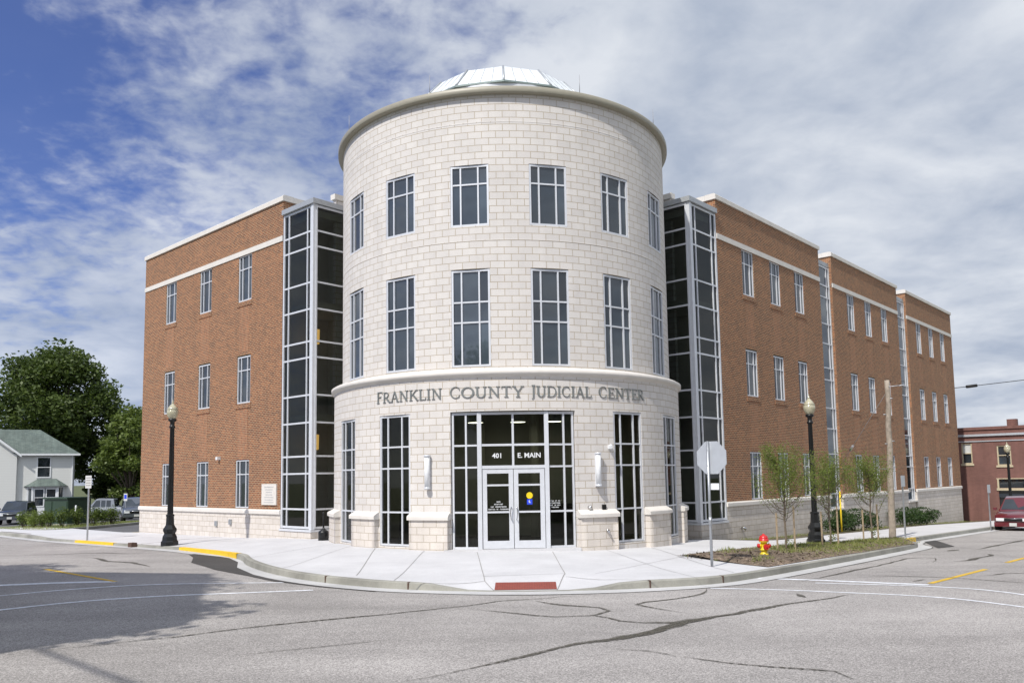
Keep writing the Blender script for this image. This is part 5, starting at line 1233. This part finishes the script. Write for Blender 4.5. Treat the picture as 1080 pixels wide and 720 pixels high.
sf=mb.build('shopfront_frame',M['cream'],rb,merge=False)
mb=MB();mb.face([RB(-11.2,.7,-.12),RB(-6.05,.7,-.12),RB(-6.05,1.3,-.12),RB(-11.2,1.3,-.12)]);mb.face([RB(-11.2,-1.9,-.16),RB(-6.1,-1.9,-.16),RB(-6.1,.55,-.16),RB(-11.2,.55,-.16)]);mb.build('shop_glass',M['glass'],sf,merge=False)
mb=MB();bx_(mb,-11.2,-6.1,.05,.30,-.15,-.02);mb.build('shop_valance',M['car_grey'],rb,merge=False)
# ------------------------------------------------------------------ vehicles (local +x forward)
def car(name,lab,cat,paint,loc,rz,kind,group=None):
    r=empty(name,loc,lab,cat,group,rz)
    K=dict(
     van=dict(L=4.9,w=.92,st=[(-2.42,.5,1.0,.80),(-2.3,.32,1.05,.90),(-1.2,.25,1.06,.92),(.6,.25,1.05,.92),(1.1,.25,1.0,.92),(1.75,.28,.92,.91),(2.2,.34,.82,.86),(2.42,.42,.70,.74)],cab=[(-2.35,.98,.82,.0),(-2.15,1.58,.72,1),(0,1.66,.74,1),(.45,1.58,.72,1),(1.35,.98,.83,0)],wx=(-1.5,1.55),wr=.33),
     suv=dict(L=4.6,w=.91,st=[(-2.28,.5,1.05,.82),(-2.2,.36,1.1,.89),(-1.2,.32,1.1,.91),(.6,.32,1.08,.91),(.95,.32,1.05,.91),(1.6,.34,1.02,.9),(2.15,.38,.96,.86),(2.3,.46,.84,.78)],cab=[(-2.2,1.05,.84,0),(-2.0,1.62,.72,1),(.1,1.68,.73,1),(.4,1.62,.71,1),(1.05,1.06,.82,0)],wx=(-1.35,1.45),wr=.37),
     truck=dict(L=5.2,w=.93,st=[(-2.6,.55,1.0,.9),(-2.5,.5,1.02,.92),(-1.2,.42,1.02,.93),(.6,.40,1.03,.93),(1.0,.40,1.05,.93),(1.8,.42,1.03,.92),(2.4,.44,.98,.9),(2.55,.5,.85,.85)],cab=[(-.7,1.0,.85,0),(-.55,1.66,.74,1),(.5,1.7,.75,1),(.7,1.64,.73,1),(1.2,1.04,.84,0)],wx=(-1.55,1.65),wr=.38))[kind]
    mb=MB();rings=[]
    for x,zl,zb,w in K['st']:
        rings.append([(x,-w*.9,zl),(x,-w,zl+.12),(x,-w*1.01,(zl+zb)/2+.02),(x,-w*.97,zb-.06),(x,-w*.88,zb),(x,0,zb+.035),(x,w*.88,zb),(x,w*.97,zb-.06),(x,w*1.01,(zl+zb)/2+.02),(x,w,zl+.12),(x,w*.9,zl)])
    for a,b in zip(rings,rings[1:]):
        for i in range(10): mb.face([a[i],b[i],b[i+1],a[i+1]],smooth=True)
        mb.face([a[0],a[10],b[10],b[0]])
    mb.face(rings[0]);mb.face(rings[-1][::-1])
    cab=K['cab'];cr=[[(x,-w,z-.02 if f==0 else z-.06),(x,-w*.93,z),(x,0,z+(.03 if f else .01)),(x,w*.93,z),(x,w,z-.02 if f==0 else z-.06)] for x,z,w,f in cab]
    zb=cab[0][1]
    for a,b in zip(cr,cr[1:]):
        for i in range(4): mb.face([a[i],b[i],b[i+1],a[i+1]],smooth=False)
    base=[(x,z,w) for x,z,w,f in cab]
    xs0,xs1=cab[0][0],cab[-1][0];w0=cab[0][2]
    for s in (-1,1):
        P=[(c[0],s*c[2],(c[1]-.02) if c[3]==0 else c[1]-.06) for c in cab]
        mb.face(P)
    mb.build('body',M[paint],r)
    # glass
    gl=MB()
    def L3(a,b,t): return tuple(a[i]+(b[i]-a[i])*t for i in range(3))
    def band(p,q,o):  # p=(x,z,w) lower, q upper : full width screen
        n=Vector((q[1]-p[1],0,-(q[0]-p[0])));n.normalize()
        if n.x*o<0: n=-n
        n*=.012
        f=lambda c,s,t:Vector((p[0]+(q[0]-p[0])*t,s*(p[2]+(q[2]-p[2])*t)*.88,p[1]+(q[1]-p[1])*t))+n
        gl.face([f(0,-1,.10),f(0,1,.10),f(0,1,.90),f(0,-1,.90)])
    b4=[(c[0],c[1],c[2]) for c in cab];band(b4[-1],b4[-2],1);band(b4[0],b4[1],-1)
    for s in (-1,1):
        x_r,x_f=cab[1][0]+.12,cab[-2][0]
        zt=cab[1][1]-.12;zl=cab[0][1]+.06
        def pt(x,z):
            t=(z-cab[0][1])/(cab[1][1]-cab[0][1]);w=cab[0][2]+(cab[1][2]-cab[0][2])*t;return (x,s*(w+.012),z)
        xf0=cab[-1][0]-.22
        xs=[x_r+.02,x_r+(x_f-x_r)*.36,x_r+(x_f-x_r)*.70]
        for i in range(3):
            xa=xs[i]+.04;xb=(xs[i+1]-.04) if i<2 else x_f-.02
            xb2=xb if i<2 else xf0
            gl.face([pt(xa,zl),pt(xb2,zl),pt(xb,zt),pt(xa,zt)])
    gl.build('window_glass',M['glass'],r,merge=False)
    fx=K['st'][-1][0];zf=K['st'][-1][2];wf_=K['st'][-1][3]
    for s in (-1,1):
        mb=MB();mb.box((fx-.12,s*wf_*.98-(.34 if s>0 else 0),zf-.16),(.17,0,0),(0,.34,0),(0,0,.14));mb.build('headlight',M['lampglass'],r)
        mb=MB();mb.box((cab[-1][0]-.35,s*(K['w']+.02)-(0 if s>0 else .16),cab[0][1]+.02),(.12,0,0),(0,.16,0),(0,0,.13));mb.build('wing_mirror',M[paint],r)
    mb=MB();mb.cbox((fx+.02,0,zf-.09),(.06,wf_*1.05,.14));gr=mb.build('grille',M['black'],r);mb=MB();mb.tube([(fx+.055,-wf_*.52,zf-.02),(fx+.06,0,zf-.05),(fx+.055,wf_*.52,zf-.02)],.02,6);mb.build('grille_trim',M['chrome'],gr)
    mb=MB();mb.box((fx-.1,-wf_*1.08,zf-.42),(.22,0,0),(0,wf_*2.16,0),(0,0,.2));bm_=mb.build('bumper',M[paint] if kind!='truck' else M['chrome'],r);mb=MB();mb.cbox((fx+.13,.0,zf-.32),(.02,.31,.15));mb.build('number_plate',M['blindw'],bm_)
    for x in K['wx']:
        for s in (-1,1):
            R=K['wr'];y=s*(K['w']-.10);mb=MB();mb.tube([(x,y-.12,R),(x,y-.10,R),(x,y+.10,R),(x,y+.12,R)],[R*.93,R,R,R*.93],22);wh=mb.build('wheel',M['tyre'],r)
            mb=MB();yo=y+s*.122;mb.tube([(x,yo,R),(x,yo+s*.012,R)],[R*.62,R*.5],14);mb.build('rim',M['rim'],wh)
    return r
def ang(dx,dy): return math.atan2(dy,dx)
face_in=ang(-SA,-CA)
car('parked_minivan','dark red minivan with headlights toward the viewer parked at the right kerb','minivan','car_red',W(26.85,-10.5,zroad(26.8,-10.5)),face_in,'van')
car('parked_suv','dark grey car facing the street at the far left in front of the white house','car','car_grey',(W(-.7,49.2,-.9)).to_tuple(),ang(.35,-1),'suv')
car('parked_suv','slate grey sport utility vehicle beside the left corner of the brick wing','car','car_blue',(W(3.5,38.6,-.70)).to_tuple(),ang(.5,-1),'suv')
car('parked_pickup','light grey pickup truck parked behind the small bushes','pickup truck','car_silver',(W(5.5,48.5,-.88)).to_tuple(),ang(-1,-.25),'truck')
# ------------------------------------------------------------------ houses across the street (reflected, and casting the shade on the left road)
gh=empty('gabled_house',W(-20.4,-2.0,-.3),'gabled house across the near street that shades the left road','house')
def GH(a,b,z): return W(-20.4-a,-2.0+b,z)-W(-20.4,-2.0,0)
mb=MB();GW=5.6;ge=6.6;gp=10.9
pf=[GH(0,-GW,0),GH(0,GW,0),GH(0,GW,ge),GH(0,0,gp),GH(0,-GW,ge)];pb=[GH(11,-GW,0),GH(11,GW,0),GH(11,GW,ge),GH(11,0,gp),GH(11,-GW,ge)]
mb.face(pf);mb.face(pb)
for i,j in ((0,4),(1,2)): mb.face([pf[i],pf[j],pb[j],pb[i]])
mb.build('siding_wall',M['siding'],gh,merge=False)
mb=MB()
for s in (-1,1): mb.face([GH(-.3,s*(GW+.3),ge-.2),GH(11.3,s*(GW+.3),ge-.2),GH(11.3,0,gp+.05),GH(-.3,0,gp+.05)])
mb.build('shingle_roof',M['roofg'],gh,merge=False)
for b in (-3,3):
    for z in (1.2,4.0):
        mb=MB();mb.box(GH(-.05,b-.5,z),GH(-.05,b+.5,z)-GH(-.05,b-.5,z),GH(.05,b-.5,z)-GH(-.05,b-.5,z),(0,0,1.6));f=mb.build('window',M['white'],gh);mb=MB();mb.face([GH(-.06,b-.4,z+.1),GH(-.06,b+.4,z+.1),GH(-.06,b+.4,z+1.5),GH(-.06,b-.4,z+1.5)]);mb.build('pane',M['glass'],f)
def block(loc,w,d,h,rz,lab,m):
    r=empty('brick_shop',loc,lab,'shop building','shop buildings across the streets',rz);mb=MB();mb.box((-w/2,-d/2,-.5),(w,0,0),(0,d,0),(0,0,h));mb.build('brick_wall',M[m],r);mb=MB();mb.box((-w/2-.1,-d/2-.1,h-.5),(w+.2,0,0),(0,d+.2,0),(0,0,.3));mb.build('coping',M['stone'],r)
    for s in (1,):
        for k in range(int(w/3)):
            for z in (.8,4.2):
                x=-w/2+1.5+k*3;mb=MB();mb.box((x-.55,d/2-.02,z),(1.1,0,0),(0,.08,0),(0,0,1.8));f=mb.build('window',M['cream'],r);mb=MB();mb.face([(x-.45,d/2+.07,z+.1),(x+.45,d/2+.07,z+.1),(x+.45,d/2+.07,z+1.7),(x-.45,d/2+.07,z+1.7)]);mb.build('pane',M['glass'],f)
block(W(-31,-32,-.3).to_tuple(),16,10,8.5,math.pi/4+2.3,'red brick shop on the corner diagonally opposite the tower','redbrick')
block(W(2,-28,-.3).to_tuple(),22,10,7.5,.82-math.pi/2+math.pi/2,'brown brick shop row across the right hand street','brick')
# ------------------------------------------------------------------ light, sky, camera
EL=50*D2R;dd=math.radians(9)
sx_,sy_=-SA*math.cos(dd)+CA*math.sin(dd),-CA*math.cos(dd)-SA*math.sin(dd)   # horizontal direction to the sun
S=Vector((sx_*math.cos(EL),sy_*math.cos(EL),math.sin(EL)))
sl=bpy.data.lights.new('sun','SUN');sl.energy=3.75;sl.angle=math.radians(.9);sl.color=(1.,.95,.87)
so=bpy.data.objects.new('sun',sl);C.objects.link(so);so.rotation_euler=S.to_track_quat('Z','Y').to_euler()
w=bpy.data.worlds.new('World');SCN.world=w;w.use_nodes=True;nt=w.node_tree;nt.nodes.clear()
out=nt.nodes.new('ShaderNodeOutputWorld');bg=nt.nodes.new('ShaderNodeBackground');nt.links.new(bg.outputs[0],out.inputs[0])
SKY=.10
bg.inputs[1].default_value=SKY
sk=nt.nodes.new('ShaderNodeTexSky');sk.sky_type='NISHITA';sk.sun_disc=False;sk.sun_elevation=EL;sk.sun_rotation=math.atan2(S.x,S.y);sk.air_density=1.0;sk.dust_density=.6;sk.ozone_density=1.6
tc=nt.nodes.new('ShaderNodeTexCoord');sep=nt.nodes.new('ShaderNodeSeparateXYZ');nt.links.new(tc.outputs['Generated'],sep.inputs[0])
def m_(op,a,b=None,c=None,cl=False):
    n=nt.nodes.new('ShaderNodeMath');n.operation=op;n.use_clamp=cl
    for i,x in enumerate((a,b,c)):
        if x is None: continue
        if isinstance(x,(int,float)): n.inputs[i].default_value=x
        else: nt.links.new(x,n.inputs[i])
    return n.outputs[0]
zc=m_('ADD',m_('MAXIMUM',sep.outputs['Z'],0.),.22)
px=m_('DIVIDE',sep.outputs['X'],zc);py=m_('DIVIDE',sep.outputs['Y'],zc)
cmb=nt.nodes.new('ShaderNodeCombineXYZ');nt.links.new(px,cmb.inputs[0]);nt.links.new(py,cmb.inputs[1])
def nz(scale,det,rough,off,dist=0.,lac=2.):
    mp=nt.nodes.new('ShaderNodeMapping');mp.inputs['Location'].default_value=off;nt.links.new(cmb.outputs[0],mp.inputs[0])
    n=nt.nodes.new('ShaderNodeTexNoise');n.inputs['Scale'].default_value=scale;n.inputs['Detail'].default_value=det;n.inputs['Roughness'].default_value=rough;n.inputs['Distortion'].default_value=dist;nt.links.new(mp.outputs[0],n.inputs['Vector']);return n.outputs['Fac']
def rmp(v,a,b,c,d): 
    n=nt.nodes.new('ShaderNodeMapRange');n.interpolation_type='SMOOTHSTEP'
    for k_,x in zip(('From Min','From Max','To Min','To Max'),(a,b,c,d)): n.inputs[k_].default_value=x
    nt.links.new(v,n.inputs['Value']);return n.outputs[0]
big=nz(1.1,5,.6,(3.1,1.7,0));mid=nz(9.,5,.56,(7.3,2.2,0),.35);fin=nz(24.,5,.55,(1.3,9.2,0),.2);soft=nz(2.6,7,.52,(4.4,8.8,0),.3)
# cloud cover grows to the right and toward the horizon
bias=m_('ADD',m_('ADD',rmp(sep.outputs['X'],-.58,-.24,-.20,.10),rmp(sep.outputs['X'],.0,.22,0.,.34)),rmp(sep.outputs['Z'],.44,.20,-.02,.34))
bias=m_('ADD',bias,rmp(sep.outputs['Y'],.3,-.3,0,.15))
mott=m_('ADD',m_('MULTIPLY',mid,.6),m_('MULTIPLY',fin,.4))
cov=m_('ADD',m_('ADD',mott,bias),m_('MULTIPLY',m_('SUBTRACT',big,.5),.95))
mask=m_('MULTIPLY',rmp(cov,.30,.76,0.05,1.),rmp(sep.outputs['X'],-.2,.15,.80,.98))
cl=nt.nodes.new('ShaderNodeValToRGB');e=cl.color_ramp.elements;e[0].position=.38;e[1].position=.63
e[0].color=(4.1,4.7,5.8,1);e[1].color=(7.3,7.65,8.2,1)
nt.links.new(m_('ADD',m_('MULTIPLY',soft,.8),m_('MULTIPLY',mid,.2)),cl.inputs[0])
# thin cloud round the sun is brighter
dt=nt.nodes.new('ShaderNodeVectorMath');dt.operation='DOT_PRODUCT';nt.links.new(tc.outputs['Generated'],dt.inputs[0]);dt.inputs[1].default_value=S
glow=rmp(dt.outputs['Value'],.25,1.,.9,1.35)
clg=nt.nodes.new('ShaderNodeVectorMath');clg.operation='SCALE';nt.links.new(cl.outputs[0],clg.inputs[0]);nt.links.new(glow,clg.inputs['Scale'])
skc=nt.nodes.new('ShaderNodeVectorMath');skc.operation='MULTIPLY';skc.inputs[1].default_value=(.52,.61,1.02);nt.links.new(sk.outputs[0],skc.inputs[0])
mx=nt.nodes.new('ShaderNodeMix');mx.data_type='RGBA';nt.links.new(mask,mx.inputs[0]);nt.links.new(skc.outputs[0],mx.inputs[6]);nt.links.new(clg.outputs[0],mx.inputs[7])
nt.links.new(mx.outputs[2],bg.inputs[0])
# camera
cd=bpy.data.cameras.new('camera');co=bpy.data.objects.new('camera',cd);C.objects.link(co)
Rv=Vector((0.99985912,-0.00522964,-0.0159494));Uv=Vector((0.01538773,-0.09396021,0.99545703));Fv=Vector((0.00670449,0.99556222,0.0938665))
mw=Matrix(((Rv.x,Uv.x,-Fv.x,0.),(Rv.y,Uv.y,-Fv.y,-28.3472),(Rv.z,Uv.z,-Fv.z,1.9534),(0,0,0,1)));co.matrix_world=mw
cd.sensor_width=36;cd.lens=854.2825/1080*36;cd.shift_x=0;cd.shift_y=(422.648-360)/1080;cd.clip_end=5000;cd.clip_start=.1
SCN.camera=co
SCN.view_settings.view_transform='Standard';SCN.view_settings.look='None';SCN.view_settings.exposure=.22;SCN.view_settings.gamma=1;SCN.view_settings.use_curve_mapping=False
SCN.cycles.max_bounces=6;SCN.cycles.transparent_max_bounces=12
